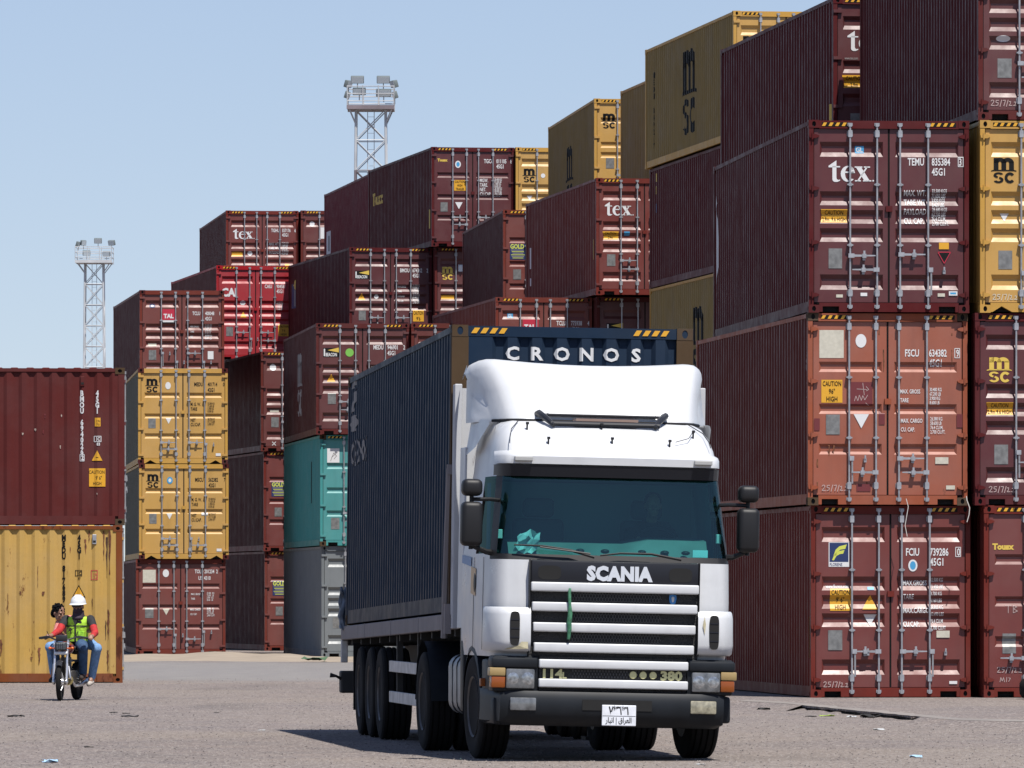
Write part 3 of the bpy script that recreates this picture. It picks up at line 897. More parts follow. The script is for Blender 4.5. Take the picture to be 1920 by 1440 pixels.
container('brown container with a white oval label, topmost of the stack at the upper right corner', 1834, 110.68, 8.753, HC, 5.7, 'A', 'maroon_dull',
 [('E', .28, 1.665, .22, .095, 'w'), ('R', .30, 2.11, .215, .29, 'p'), date(.20, 2.68)], lod=0, frame='maroon_dull', bodym='maroon')
container('maroon container with a cut off white tex logo, high up behind the right-hand stack', 1562, 123.4, 8.753, HC, 7.3, 'A', 'maroon',
 [('L', TEX, .245, .90, .235, 'w'), ('C', .16, 1.42, .42, .21, ['CAUTION', '2.9m']), ('R', .3, 2.1, .21, .29, 'p'), ('T', 'www.tex.com', .2, 1.03, .045, 'f')],
 side=[('DL', rect2d(0, .14, 0, .42), .3, 2.2, 'Y', 'side_label'), ('DL', poly2d([(0, 0), (.16, .05), (.12, 2.05), (0, 2.1)]), 11.55, 2.75, 'w', 'side_logo')])

# middle rows behind the truck
SIDE_MSC = lambda s, c, y=5.0, zt=2.45: [('DL', join2d((MSC, (0, 0), s)), y, zt, c, 'side_logo')]
container('ochre yellow container standing topmost against the sky, left of the upper tex container', 1375, 166.4, 11.934, HC, 8.4, 'A', 'yellow', [('L', MSC, .19, .95, .38, 'k')], side=SIDE_MSC(2.0, 'k')+[('DT', 'MEDU 849217', 10.9, .7, .13, .17, 'k')], hazard=True, bodym='yellow_shaded')
container('dark maroon container under the topmost yellow one, its plain side showing', 1384, 166.4, 9.038, HC, 8.4, 'A', 'maroon', [], side=[('DL', join2d((rect2d(0, .22, .75, .95), (0, 0)), (rect2d(0, .2, .45, .65), (0, 0))), 11.2, 1.1, 'Y', 'side_label'), ('DL', rect2d(0, .22, 0, .22), 11.2, 1.1, 'n', 'side_label')])
container('ochre container with a dark side logo, just above the blue container on the truck', 1384, 166.4, 6.142, HC, 8.4, 'A', 'yellow2', [], side=SIDE_MSC(1.7, 'k', 4.6, 2.4), bodym='yellow_shaded')
container('plain yellow container side wedged between two topmost yellow containers', 1306, 181, 11.934, HC, 8, 'A', 'yellow2', [], bodym='yellow_shaded')
container('mustard container on top showing a strip of door with a black m over sc logo', 1114, 195.8, 11.934, HC, 5.5, 'C', 'yellow', [('L', MSC, .20, .80, .40, 'k'), ('R', .32, 1.72, .22, .28, 'p')], side=SIDE_MSC(1.8, 'k', 5.6, 2.7), bodym='yellow_shaded')
container('maroon container with a white tex logo standing behind the middle of the truck container', 1117.5, 182, 9.038, HC, 8.1, 'A', 'oxide',
 [('L', TEX, .22, .92, .235, 'w'), ('C', .17, 1.42, .40, .20, ['CAUTION', '2.9m']), ('R', .71, 1.37, .14, .10, 's'), ('R', .28, 2.03, .21, .29, 'p')],
 side=[('DT', 'I J', 11.4, .9, .13, .3, 'f'), ('DL', rect2d(0, .09, 0, .55), 11.4, 1.75, 'w', 'side_label'), ('DL', rect2d(0, .08, 0, .2), 11.4, 2.2, 'w', 'side_label'), ('DL', rect2d(0, .12, 0, .5), .45, 2.0, 'Y', 'side_label')])
container('dark container in the shade directly under the middle tex container', 1119, 183.0, 6.142, HC, 8.0, 'A', 'brown', beacon(.25, .78))
container('brown container with dark GOLD plate, between Touax and middle tex containers', 943, 197, 9.038, HC, 5.5, 'B', 'brick', gold(.19, 1.12, .44)+[('R', .28, 1.73, .21, .27, 'p')], hazard=True, bodym='brown',
 side=[('DT', 'GLDU 93', .5, .5, .14, .2, 'f')])
container('red-brown container with a red TAL label, half hidden behind the top of the truck container', 929, 183.3, 6.142, HC, 8.0, 'A', 'brick', [('R', .31, .46, .14, .11, 's'), ('T', 'GL', .325, .46, .075, 'w', .8, .02)]+tal(.69, .70)+ident('TCLU', '775938', '4', '45G1', 'w', 1.54, .64))
container('dark maroon container with yellow Touax lettering, topmost of the block left of centre', 809, 213.6, 11.734, HC, 9.8, 'B', 'maroon',
 [('T', 'Touax', .18, .38, .075, 'Y', 1.0, .06), ('E', .70, .50, .17, .21, 'w'), ('E', .735, .50, .10, .14, 's')]+ident('TGCU', '011105', '8', '45G1', 'w', 1.55, .40, .115)+
 [('C', .67, 1.11, .34, .31, ['CAUTION', 'HIGH', 'TRAILER']), ('R', .27, 1.74, .21, .27, 'p'), ('V', .70, 1.70, .22, .20, 'w', -1)]+
 block(1.43, 1.86, .93, [('MGW.', '30.480 KG', '67.200 LB'), ('TARE.', '3.900 KG', '8.600 LB'), ('NET.', '26.580 KG', '58.600 LB'), ('CU.CAP.', '76.4 CUM', '2.700 CFT')], 'w', .062, .066, .10),
 side=[('DL', text2d('Touax', .34, 1.5, .04), 9.4, 1.12, 'Y', 'side_logo'), ('DT', 'TGCU 0111', .55, .55, .13, .2, 'f'), ('DL', rect2d(0, .12, 0, .55), .4, 2.35, 'Y', 'side_label')])
container('mustard container with black logo, right neighbour of the topmost yellow-lettered Touax container', 967, 213.8, 11.734, HC, 8, 'A', 'yellow', [('L', MSC, .20, 1.02, .40, 'k'), ('E', .74, .82, .13, .13, 'w'), ('V', .33, 1.47, .17, .14, 'w', -1)], bodym='yellow_shaded')
container('crimson container side showing behind the topmost Touax container under the light mast', 692, 227, 11.734, HC, 8, 'A', 'crimson', [], side=[('DL', rect2d(0, 1.0, 0, .80), 10.6, 2.05, 'w', 'side_logo'), ('DL', rect2d(0, .35, 0, .5), 10.8, 1.9, 'k', 'side_logo')])
container('maroon container with a black and yellow BEACON flag, directly under the topmost Touax container', 655, 214, 8.838, HC, 10.1, 'A', 'maroon',
 beacon(.17, .80)+ident('BMOU', '674362', '2', '45G1', 'w', 1.50, .66, .11)+dangerlabel(.26, 1.43, .22)+[('E', .74, 1.43, .13, .13, 'w'), ('R', .28, 1.98, .21, .28, 'p'), ('C', 1.88, 1.98, .32, .33, ['CAUTION', "9'6"])]+
 block(1.44, 1.87, 1.10, [('MAX.GROSS', '32.500 KG', '71.650 LB'), ('TARE', '3.700 KG', '8.160 LB'), ('PAYLOAD', '28.800 KG', '63.490 LB'), ('CU.CAP.', '76.4 CUM', '2.700 CFT')], 'w', .06, .07, .05),
 side=[('DL', rect2d(0, .9, 0, .75), 10.7, 1.35, 'n', 'side_logo'), ('DL', poly2d([(0, .2), (.5, .42), (.5, 0)]), 10.75, .85, 'Y', 'side_logo'), ('DL', rect2d(0, .15, 0, .5), 10.9, 1.3, 'f', 'side_logo')])
container('brown container with a gold m over sc logo beside the upper BEACON container', 815, 214, 8.838, HC, 9, 'A', 'maroon_dull', [('L', MSC, .19, .95, .38, 'Y'), ('R', .16, 1.45, .42, .12, 'y'), ('R', .7, .6, .2, .2, 'w')])
container('maroon container with a BEACON flag and a round green sticker, above the teal container', 592.5, 191.4, 5.792, HC, 5.75, 'A', 'maroon_dull',
 beacon(.19, .76)+[('E', .77, .76, .215, .215, 'g')]+ident('MEDU', '946901', '2', '45G1', 'w', 1.50, .62, .11)+dangerlabel(.29, 1.42, .22)+[('R', .31, 1.96, .21, .28, 'p')]+
 block(1.44, 1.87, 1.10, [('MAX.GROSS', '32.500 KG', '71.650 LB'), ('TARE', '3.700 KG', '8.160 LB')], 'w', .06, .07, .05), frame='maroon_dull', side=SIDE_MSC(1.7, 'f', 5.3, 2.3), bodym='brown')
container('brown container between the green-stickered BEACON container and the truck container', 771, 191.4, 5.792, HC, 5.75, 'A', 'brown2', [('R', .3, 1.98, .21, .28, 'p')])
container('teal container second up in its stack, left of the truck', 600, 191.6, 2.896, HC, 6.2, 'B', 'teal', [('R', .19, .54, .32, .37, 'w'), ('S', [[(0, 0), (.6, 1.6), (1.2, 1.0), (.7, .4)], [(.2, .7), (1.4, 1.8)]], .28, .68, .13, 'f', .12), ('R', .29, 2.31, .22, .30, 'p')], cast='rustyblue', hazard=2,
 side=[('DL', rect2d(0, .25, 0, 1.1), 2.9, 1.75, 'k', 'rust_streak')])
container('grey container at the bottom under the teal one, left of the truck', 602.5, 191.7, 0, HC, 6.4, 'A', 'grey', [('R', .3, 2.0, .21, .28, 'p')], hazard=False)
container('brown container with a round white sticker, above two GOLD containers', 489, 213.6, 5.792, HC, 10, 'A', 'brown2', [('E', .27, .46, .19, .19, 'w'), ('R', .28, 1.72, .26, .07, 'c'), ('R', .31, 2.05, .22, .29, 'p'), ('S', [[(0, 0), (1, 1)], [(0, 1), (1, 0)]], .34, 2.72, .1, 'w', .2)], bodym='brown')
container('maroon container with a GOLD plate, middle of the stack left of the teal container', 494, 213.7, 2.896, HC, 10, 'B', 'oxide', gold(.24, 1.10, .44)+[('R', .33, 1.76, .21, .26, 'p')], bodym='brown')
container('brick red container with a GOLD plate standing on the sand left of the grey one', 496, 213.8, 0, HC, 10, 'B', 'brick', gold(.24, 1.08, .44)+[('R', .33, 1.74, .21, .26, 'p')], hazard=True, bodym='brown')
container('bright red container with a white CAI logo in the left-hand block', 405.6, 225.8, 8.838, HC, 9.2, 'A', 'red',
 [('T', 'CAI', .17, .82, .235, 'w', .85, .05)]+ident('CAIU', '904581', '2', '45G1', 'w', 1.50, .63, .11)+[('E', .74, 1.14, .17, .15, 'w')]+dangerlabel(.74, 1.50, .2)+[('R', .31, 2.02, .21, .29, 'p'), ('C', 1.92, 1.98, .33, .36, ['CAUTION', "9 6", 'HIGH'])]+
 block(1.5, 1.87, 1.12, [('', '32.500 KG', '71.650 LB'), ('', '3.700 KG', '8.160 LB')], 'w', .06, .07, .05), handles=(('hr', 2.05), ('v', 2.25), ('hr', 2.05), ('hl', 2.3)), bodym='maroon_dull')
container('maroon container with a white tex logo, topmost of the left-hand block', 423.6, 246, 11.584, HC, 6.6, 'A', 'oxide',
 [('L', TEX, .235, .94, .235, 'w'), ('R', .16, 1.46, .40, .15, 'y'), ('E', .73, 1.43, .16, .16, 'w'), ('R', 1.98, 1.82, .15, .09, 'y')]+ident('TGHU', '557176', '6', '45G1', 'w', 1.52, .66, .11)+
 block(1.45, 1.87, 1.08, [('MAX. WT.', '32.500 KGS', '71.650 LBS'), ('TARE WT.', '3.820 KGS', '8.420 LBS'), ('PAYLOAD', '28.680 KGS', '63.230 LBS')], 'w', .06, .07), bodym='brown', side=[('DL', rect2d(0, .2, 0, .5), .6, 2.3, 'Y', 'side_label')])
container('brown container with a white square sheet, right neighbour of the topmost left tex container', 564, 246, 11.584, HC, 6.6, 'A', 'brown2', [('E', .30, .45, .17, .17, 'w'), ('R', .66, .75, .34, .38, 'w')])

# left-hand stack
def old_msc(owner, num, chk, extra):
    return [('L', MSC, .195, .655, .37, 'k')]+ident(owner, num, chk, '42G1', 'k', 1.525, .43, .10)+[('T', 'M. G. W.', 1.43, .97, .085, 'k', .6), ('T', 'TARE', 1.43, 1.10, .085, 'k', .6), ('T', 'NET', 1.43, 1.40, .085, 'k', .6), ('T', 'CU.CAP.', 1.43, 1.52, .085, 'k', .6),
      ('T', '32.500 KG', 1.89, .95, .055, 'k', .55), ('T', '71.650 LB', 1.89, 1.02, .055, 'k', .55), ('T', '3.780 KG', 1.89, 1.09, .055, 'k', .55), ('T', '8.330 LB', 1.89, 1.16, .055, 'k', .55),
      ('T', '28.720 KG', 1.89, 1.37, .055, 'k', .55), ('T', '67.7 CU.M', 1.89, 1.44, .055, 'k', .55), ('T', '2.390 CFT', 1.89, 1.51, .055, 'k', .55),
      ('R', .28, 1.49, .20, .27, 'p'), ('V', .75, 1.43, .16, .16, 'w', -1), ('R', 2.11, 2.34, .135, .075, 'w')]+extra
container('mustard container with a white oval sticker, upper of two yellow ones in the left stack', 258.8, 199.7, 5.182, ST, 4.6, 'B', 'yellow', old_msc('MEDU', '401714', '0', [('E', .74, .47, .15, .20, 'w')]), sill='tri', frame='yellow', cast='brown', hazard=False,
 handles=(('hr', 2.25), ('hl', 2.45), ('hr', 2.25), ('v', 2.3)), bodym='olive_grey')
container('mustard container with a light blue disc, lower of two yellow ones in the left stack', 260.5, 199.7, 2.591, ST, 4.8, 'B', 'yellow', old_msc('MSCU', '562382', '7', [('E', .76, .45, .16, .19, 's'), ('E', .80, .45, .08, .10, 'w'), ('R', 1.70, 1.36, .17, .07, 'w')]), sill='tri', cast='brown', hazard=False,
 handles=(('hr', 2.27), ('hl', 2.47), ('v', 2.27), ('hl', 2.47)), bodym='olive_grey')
container('brick red container with a cream square and a white oval, bottom of the left-hand stack', 254.7, 199.8, 0, ST, 4.6, 'B', 'brick',
 [('R', .19, .46, .35, .35, 'c'), ('E', .73, .38, .17, .21, 'w'), ('T', 'TOLU 201234  2', 1.60, .33, .10, 'w', .62, .02), ('T', 'US  4310', 1.70, .51, .10, 'w', .62, .02)]+
 block(1.50, 1.93, .92, [('MAX. GROSS', '32.500   KG', '71.650   LB'), ('TARE', '3.700   KG', '8.160   LB')], 'w', .05, .062, .05)+block(1.48, 1.93, 1.34, [('MAX. CARGO', '28.800   KG', '63.490   LB'), ('CU. CAP.', '67.7 CU.M', '2.390 CU.FT')], 'w', .05, .062, .05)+
 [('R', .25, 1.46, .23, .27, 'p'), ('V', .73, 1.43, .19, .175, 'c', -1)], hazard=False, handles=(('hr', 2.12), ('v', 2.3), ('hr', 2.42), ('v', 2.2)), bodym='brown')
container('red-brown container with a red TAL label on top of the left-hand stack', 261.7, 211, 7.773, ST, 6.65, 'A', 'brick',
 [('E', .28, .45, .18, .12, 'n'), ('E', .33, .45, .08, .06, 'w')]+tal(.655, .70)+ident('TCLU', '400048', '1', '42G1', 'w', 1.52, .66, .10)+
 block(1.46, 1.88, 1.0, [('MAX.GROSS', '32.500 KG', '71.650 LB'), ('TARE', '3.700 KG', '8.160 LB'), ('NET', '28.800 KG', '63.490 LB')], 'w', .058, .075, .05)+[('R', .25, 1.57, .24, .075, 'c'), ('R', .265, 1.86, .215, .28, 'p'), ('R', 1.96, 1.86, .165, .23, 'w')], hazard=False,
 handles=(('v', 2.02), ('v', 2.3), ('hr', 2.02), ('v', 2.3)), cast='brown', bodym='brown')

# containers that carry the visible ones but are themselves covered by the truck and its load
for u, D, psi in ((771, 191.4, 5.75), (929, 183.3, 8.0), (1119, 183.0, 8.0), (1384, 166.4, 8.4)):
    lift_ = 0 if u == 771 else .35
    for k in (0, 1):
        o = container('brown container low in a stack, covered by the truck and its load', u, D, lift_+k*HC, HC, psi, 'A', ('brown', 'brown2')[k], [('R', .3, 1.98, .21, .28, 'p')])
        o['group'] = 'containers covered by the truck'
    if lift_:
        b = MB(); b.box(-1.5, 1.5, -.4, CL+.4, -.02, .35); o = b.build('plinth', simple('concrete plinth', (.16, .15, .135), .9, noise=.2, nscale=2), None); place(o, u, D, 0, psi); tag(o, kind='structure')

# two containers lying across at the left edge, long side to the camera
def across(label, u, D, z0, pm, frame, cast, decs, extra):
    o = container(label, u, D, z0, HC, 94, 'A', pm, (), lod=1, frame=frame, cast=cast, side=decs, hazard=False)
    for y, zt, m in extra:      # ventilator cover
        b = MB(); b.box(-.02, .03, 0, .075, -.09, .09, .008); b.mi = 1; b.box(-.024, -.019, .012, .063, -.06, -.02)
        b.build('vent_cover', [m, M_hole], o, None, (-CW/2+.02, y, HC-zt))
    return o
icbox = lambda c: ('DL', join2d((stroke2d([[(0, 0), (.125, 0), (.125, .10), (0, .10), (0, 0)], [(.045, 0), (.045, .1)]], .012), (0, 0)), (text2d('C', .06, .8, .03), (.06, .02))), .43, 1.36, c, 'ilu_mark')
across('dark maroon container lying crosswise on the rusty yellow one at the left edge', 234, 135.3, 2.896, 'maroon_dull', 'maroon_dull', 'rustyblue',
 [('DT', 'BMOU 694026', .745, .47, .094, .1075, 'w'), ('DT', '2', .755, 1.655, .085, .1, 'w'), ('DL', stroke2d([[(0, 0), (.075, 0), (.075, .12), (0, .12), (0, 0)]], .012), .74, 1.715, 'w', 'side_lettering'), ('DT', '45G1', .47, .47, .094, .1075, 'w'),
  ('DL', rect2d(0, .105, 0, .16), .445, 1.08, 'y', 'side_label'), ('DL', text2d('2.9m', .04, .6, .02), .455, 1.0, 'k', 'side_lettering'), ('DL', text2d('9 6', .05, .6, .02), .465, 1.065, 'k', 'side_lettering'), icbox('w'), ('DL', text2d('83', .05, .9, .03), .455, 1.43, 'w', 'side_lettering'),
  ('DL', poly2d([(0, 0), (.195, 0), (.0975, .19)]), .41, 1.71, 'y', 'side_label'), ('DL', rect2d(0, .05, 0, .015), .485, 1.66, 'k', 'side_lettering'),
  ('DL', rect2d(0, .30, 0, .335), .355, 2.185, 'y', 'side_label'), ('DL', text2d('CAUTION', .06, .75, .015), .37, 1.95, 'k', 'side_lettering'), ('DL', text2d("9' 6\"", .065, .7, .015), .42, 2.06, 'k', 'side_lettering'), ('DL', text2d('HIGH', .06, .75, .015), .43, 2.16, 'k', 'side_lettering')],
 [(.74, .25, P['maroon_dull'])])
across('rust-streaked yellow container lying crosswise on the ground at the left edge', 230, 135.2, 0, 'yellow_rust', 'rustpost', 'rustpost',
 [('DT', 'MEDU 817689 5', 1.04, .23, .10, .113, 'k'), ('DT', '45G1', .76, .23, .10, .113, 'k'), ('DL', join2d((stroke2d([[(0, 0), (.115, 0), (.115, .10), (0, .10), (0, 0)], [(.045, 0), (.045, .1)]], .012), (0, 0)), (text2d('C', .06, .8, .03), (.06, .02))), .745, .93, 'k', 'ilu_mark'),
  ('DL', text2d('87', .04, .9, .01), .77, 1.0, 'k', 'side_lettering'), ('DL', stroke2d([[(0, 0), (.11, 0), (.11, .17), (0, .17), (0, 0)]], .012), .46, 1.0, 'r', 'side_label'), ('DL', text2d('2.9m', .04, .6, .01), .47, .92, 'r', 'side_lettering'), ('DL', text2d('9 6', .04, .8, .01), .475, .98, 'r', 'side_lettering'),
  ('DL', poly2d([(0, 0), (.25, 0), (.125, .235)]), .68, 1.33, 'k', 'side_label'), ('DL', poly2d([(0, 0), (.19, 0), (.095, .18)]), .71, 1.308, 'y', 'side_label_face')],
 [(.48, .26, M_galv)])

# rust running down the yellow one, scrapes on both
random.seed(41)
M_rust = simple('orange brown rust', (.13, .045, .018), .9, noise=.6, nscale=14); M_rustd = simple('dark rust', (.05, .020, .012), .9, noise=.5, nscale=18); M_scr = simple('bare scrape', (.32, .26, .22), .7)
def streak(o, y, zt, w_, h, m, surf='left', nm='rust_streak'):
    n = 7; l, r = [], []
    for i in range(n+1):
        t = i/n; q = w_*(.5+.5*random.random())*(1-.75*t**2)
        l.append((-q/2+random.uniform(-.2, .2)*w_, -h*t)); r.append((q/2+random.uniform(-.2, .2)*w_, -h*t))
    decal(o, nm, (l+r, [(i, i+1, n+2+i, n+1+i) for i in range(n)]), m, surf, y, zt, HC, lift=.003)
yel = [o for o in bpy.data.objects if o.get('label', '').startswith('rust-streaked')][0]
mar = [o for o in bpy.data.objects if o.get('label', '').startswith('dark maroon container lying')][0]
for y, zt, w_, h, m in ((.21, .10, .05, .80, M_rust), (.27, .22, .035, .75, M_rustd), (.33, .10, .03, .55, M_rust), (.60, .10, .03, .22, M_rust), (.66, .26, .04, .28, M_rust), (.95, .40, .02, .12, M_rust), (.24, 1.55, .05, .55, M_rust), (.30, 1.75, .03, .35, M_rustd),
                        (1.55, .75, .012, .4, M_rust), (1.42, 1.22, .06, .07, M_rust), (1.85, 1.22, .05, .06, M_rust), (2.1, 1.25, .012, .35, M_rust), (2.2, 2.1, .05, .3, M_rust), (.25, 2.3, .04, .35, M_rust), (1.1, 2.15, .03, .3, M_rustd), (1.5, 2.25, .05, .3, M_rust), (1.0, 2.45, .07, .06, M_rustd), (1.65, 2.42, .05, .06, M_rust), (.55, 1.35, .02, .2, M_rust)):
    streak(yel, y, zt, w_, h, m)
for y, zt, w_, h in ((1.45, .85, .03, .08), (1.15, .86, .025, .05), (1.62, 1.12, .04, .05), (1.48, 1.15, .03, .07), (1.85, 1.2, .04, .04), (1.17, 1.43, .03, .06), (.5, 2.3, .02, .04)):
    streak(mar, y, zt, w_, h, M_dkred if h > .06 else M_scr, nm='scrape')
sal = [o for o in bpy.data.objects if o.get('label', '').startswith('faded orange')][0]
for x, zt, w_, h in ((.33, 1.99, .04, .16), (.40, 1.99, .03, .10), (1.16, .38, .03, .5), (1.09, .2, .03, .35), (.9, 2.45, .03, .2), (.15, 2.2, .03, .5), (2.2, .3, .02, .5)):
    streak(sal, x, zt, w_, h, M_rust, 'door')
# ------------------------------------------------------------------ the truck (origin on the ground under the front bumper, y runs back along the truck)
TX, TY, YAW = .945, 71.1, 6.2
TTX, TYAW = .985, 8.0           # the tractor is turned a little more than its trailer
ROLL = Matrix.Translation((0, 0, 1.5)) @ Matrix.Rotation(R(1.25), 4, 'Y') @ Matrix.Translation((0, 0, -1.5))
TRL = Matrix.Translation((0, 2.9, 1.3)) @ Matrix.Rotation(R(-.82), 4, 'X') @ Matrix.Rotation(R(.8), 4, 'Y') @ Matrix.Translation((0, -2.9, -1.3))
def TB(M=ROLL):
    b = MB(); b.M = M; return b
W_white = paint('truck white paint', (.47, .48, .49), .12, .10, .28, .20, spec=.5)
W_black = simple('charcoal bumper plastic', (.009, .011, .014), .5, spec=.22, noise=.25, nscale=4)
W_dark = simple('satin black plastic', (.009, .009, .010), .5, spec=.3)
W_mesh = simple('dark grille mesh', (.010, .010, .011), .7, bump=1.0, bscale=55)
W_panel = simple('dark grey front panel', (.012, .013, .017), .42, spec=.25)
W_steel = simple('dirty chassis steel', (.020, .019, .018), .7, noise=.3)
W_rubber = simple('tyre rubber', (.011, .0105, .0105), .9, spec=.2, noise=.35, nscale=5)
W_rim = simple('grimy wheel steel', (.085, .08, .078), .55, .4, noise=.4, nscale=7)
W_chrome = simple('bright silver lettering', (.62, .64, .67), .3, .4)
W_gold = simple('dull gold lettering', (.50, .47, .24), .4, .3)
W_lamp = simple('clouded lamp glass', (.11, .115, .12), .12, .0, .8, noise=.5, nscale=14)
W_fog = simple('yellowed lamp glass', (.27, .25, .18), .2, .0, .8, noise=.5, nscale=18)
W_amber = simple('amber lens', (.20, .05, .006), .25)
W_amber2 = simple('faded amber lens', (.27, .19, .08), .3)
W_tank = simple('brushed tank metal', (.22, .23, .24), .45, .5, noise=.3)
W_cab = simple('dark cab trim', (.045, .05, .055), .8)
W_dash = simple('pale dashboard', (.10, .115, .11), .6, noise=.15)
W_plate = simple('white number plate', (.62, .64, .68), .5, noise=.15, nscale=10)
W_blue = simple('blue stripe', (.012, .12, .32), .4)
W_tan = simple('tan reflection', (.50, .34, .18), .5)
W_greenr = simple('green ribbon', (.04, .16, .085), .8, noise=.5, nscale=30)
W_boards = simple('scuffed white guard board', (.50, .48, .45), .6, noise=.3, nscale=5)
W_alu = simple('dull aluminium', (.42, .43, .44), .4, .5, noise=.25)
def mat_glass(name, tint, gl=.10, rough=.02, graze=.6):
    m, n, b = nodes_of(name)
    n.nodes.remove(b); out = n.nodes['Material Output']
    t = n.nodes.new('ShaderNodeBsdfTransparent'); t.inputs[0].default_value = (*tint, 1)
    g = n.nodes.new('ShaderNodeBsdfGlossy'); g.inputs['Roughness'].default_value = rough; g.inputs['Color'].default_value = (.55, .86, .84, 1)
    fr = n.nodes.new('ShaderNodeLayerWeight'); fr.inputs[0].default_value = .5
    pw = n.nodes.new('ShaderNodeMath'); pw.operation = 'POWER'; pw.inputs[1].default_value = 4; n.links.new(fr.outputs['Facing'], pw.inputs[0])
    mr = n.nodes.new('ShaderNodeMath'); mr.operation = 'MULTIPLY_ADD'; mr.inputs[1].default_value = graze; mr.inputs[2].default_value = gl; n.links.new(pw.outputs[0], mr.inputs[0])
    mx = n.nodes.new('ShaderNodeMixShader'); n.links.new(mr.outputs[0], mx.inputs[0]); n.links.new(t.outputs[0], mx.inputs[1]); n.links.new(g.outputs[0], mx.inputs[2])
    n.links.new(mx.outputs[0], out.inputs[0]); return m
W_glass = mat_glass('teal tinted windscreen', (.34, .72, .70), .08)
W_sglass = mat_glass('dark side glass', (.20, .34, .36), .03, .02, .12)

truck = empty('semi_truck', (TTX, TY, 0), (0, 0, R(TYAW))); truck.scale = (.978, 1, 1)
tag(truck, 'white lorry tractor with black bumper and silver SCANIA lettering, driving towards the viewer', 'truck')

# --- cab shell by horizontal sections
def cab_section(z, w_, f, back=2.2):
    pts = []
    right = []
    for y in (back, 1.75, 1.28): right.append((w_ if y > .9 else w_, y))
    for a in (0, 25, 50, 70, 90):
        right.append((.86*w_+.14*w_*math.cos(R(a)), f+.06+.46*(1-math.sin(R(a)))))
    for q in (.64, .34): right.append((.86*w_*q/.86, f+.06*(q/.86)**2))
    left = [(-x, y) for x, y in right]
    return [(x, y, z) for x, y in left]+[(0, f, z)]+[(x, y, z) for x, y in right[::-1]]
LV = [(.99, 1.20, .04), (1.16, 1.215, .0), (1.55, 1.22, .0), (1.93, 1.215, .03), (1.985, 1.21, .05), (2.36, 1.17, .155), (2.74, 1.13, .27), (2.80, 1.12, .28), (2.92, 1.11, .30), (3.03, 1.10, .40), (3.15, 1.075, .56), (3.25, 1.035, .78), (3.315, .97, 1.05), (3.33, .8, 1.4)]
SEC = [cab_section(*l) for l in LV]
NP = len(SEC[0]); MID = NP//2
def side_of(k):      # cell k between points k and k+1: distance in cells from the middle
    return MID-1-k if k < MID else k-MID
body, glass, pil = TB(), TB(), TB(); sideg = [TB(), TB()]
for i in range(len(LV)-1):
    za = LV[i][0]
    for k in range(NP-1):
        q = [SEC[i][k], SEC[i][k+1], SEC[i+1][k+1], SEC[i+1][k]]
        d = side_of(k)
        if 1.98 < za < 2.73:
            if d <= 4: glass.poly(q)
            elif d == 5: pil.poly(q)
            elif d in (6, 7): sideg[k > MID].poly(q)
            else: body.poly(q)
        elif za > 2.73 and za < 2.79 and d <= 5: pil.poly(q)
        elif 1.92 < za < 1.98 and d <= 5: pil.poly(q)
        else: body.poly(q)
body.poly(SEC[-1]); 
body.poly([SEC[i][0] for i in range(len(SEC))]+[SEC[i][-1] for i in range(len(SEC)-1, -1, -1)])
cabo = body.build('cab_body', W_white, truck, smooth=38, weld=.0005)
pil.build('windscreen_surround', W_dark, truck, smooth=38, weld=.0005)
glass.build('windscreen', W_glass, truck, smooth=60, weld=.0005)
for q in sideg: q.build('side_window', W_sglass, truck, smooth=40, weld=.0005)
# sun visor lip over the glass, roof lamps and roof fittings
b = TB()
sec = [cab_section(z, w_, f)[3:-3] for z, w_, f in ((2.74, 1.125, .228), (2.85, 1.125, .20), (2.855, 1.12, .30))]
b.grid(sec); b.build('sun_visor', W_panel, truck, smooth=30)
b = TB()
sec = [cab_section(z, w_, f)[3:-3] for z, w_, f in ((2.862, 1.128, .19), (2.935, 1.125, .185), (2.965, 1.12, .23), (2.99, 1.10, .36))]
b.grid(sec); b.build('roof_lip', W_white, truck, smooth=50)
for s in (-1, 1):
    TB().box(s*.90-.09, s*.90+.09, .19, .26, 2.885, 2.93, .008).build('roof_lamp', simple('grey lamp lens', (.30, .30, .29), .3), truck)
b = TB()
for x in (-.66, .62): b.tube([(x, 1.12, 3.365), (x+.02, 1.0, 3.375), (x+.07*(1 if x < 0 else -1), .82, 3.315), (x+.13*(1 if x < 0 else -1), .72, 3.25)], [.025, .034, .032, .022], 8)
b.tube([(-.64, 1.02, 3.36), (.62, 1.02, 3.36)], .014, 6); b.tube([(-.56, .75, 3.27), (.54, .75, 3.27)], .026, 8)
b.build('roof_hatch_frame', W_panel, truck, smooth=40)
TB().box(-.30, .33, .78, 1.0, 3.30, 3.325).build('roof_hatch', simple('tan hatch panel', (.22, .15, .12), .6), truck)
TB().box(-.55, .55, 1.03, 1.09, 3.345, 3.385, .01).build('roof_hatch_lid', W_alu, truck)
for x, y, z in ((-.62, .47, 3.09), (.02, .47, 3.10), (.60, .47, 3.09), (.86, .62, 3.19), (-.80, .72, 3.235), (-.05, .72, 3.24)):
    b = TB(); b.tube([(x, y, z-.04), (x, y-.01, z+.03)], .009, 6); b.box(x-.012, x+.017, y-.02, y+.01, z+.018, z+.042); b.build('roof_fitting', W_dark, truck)
b = TB(); b.tube([(.86, .62, 3.22), (.80, .52, 3.15), (.66, .47, 3.11)], .004, 5); b.build('roof_cable', W_dark, truck)
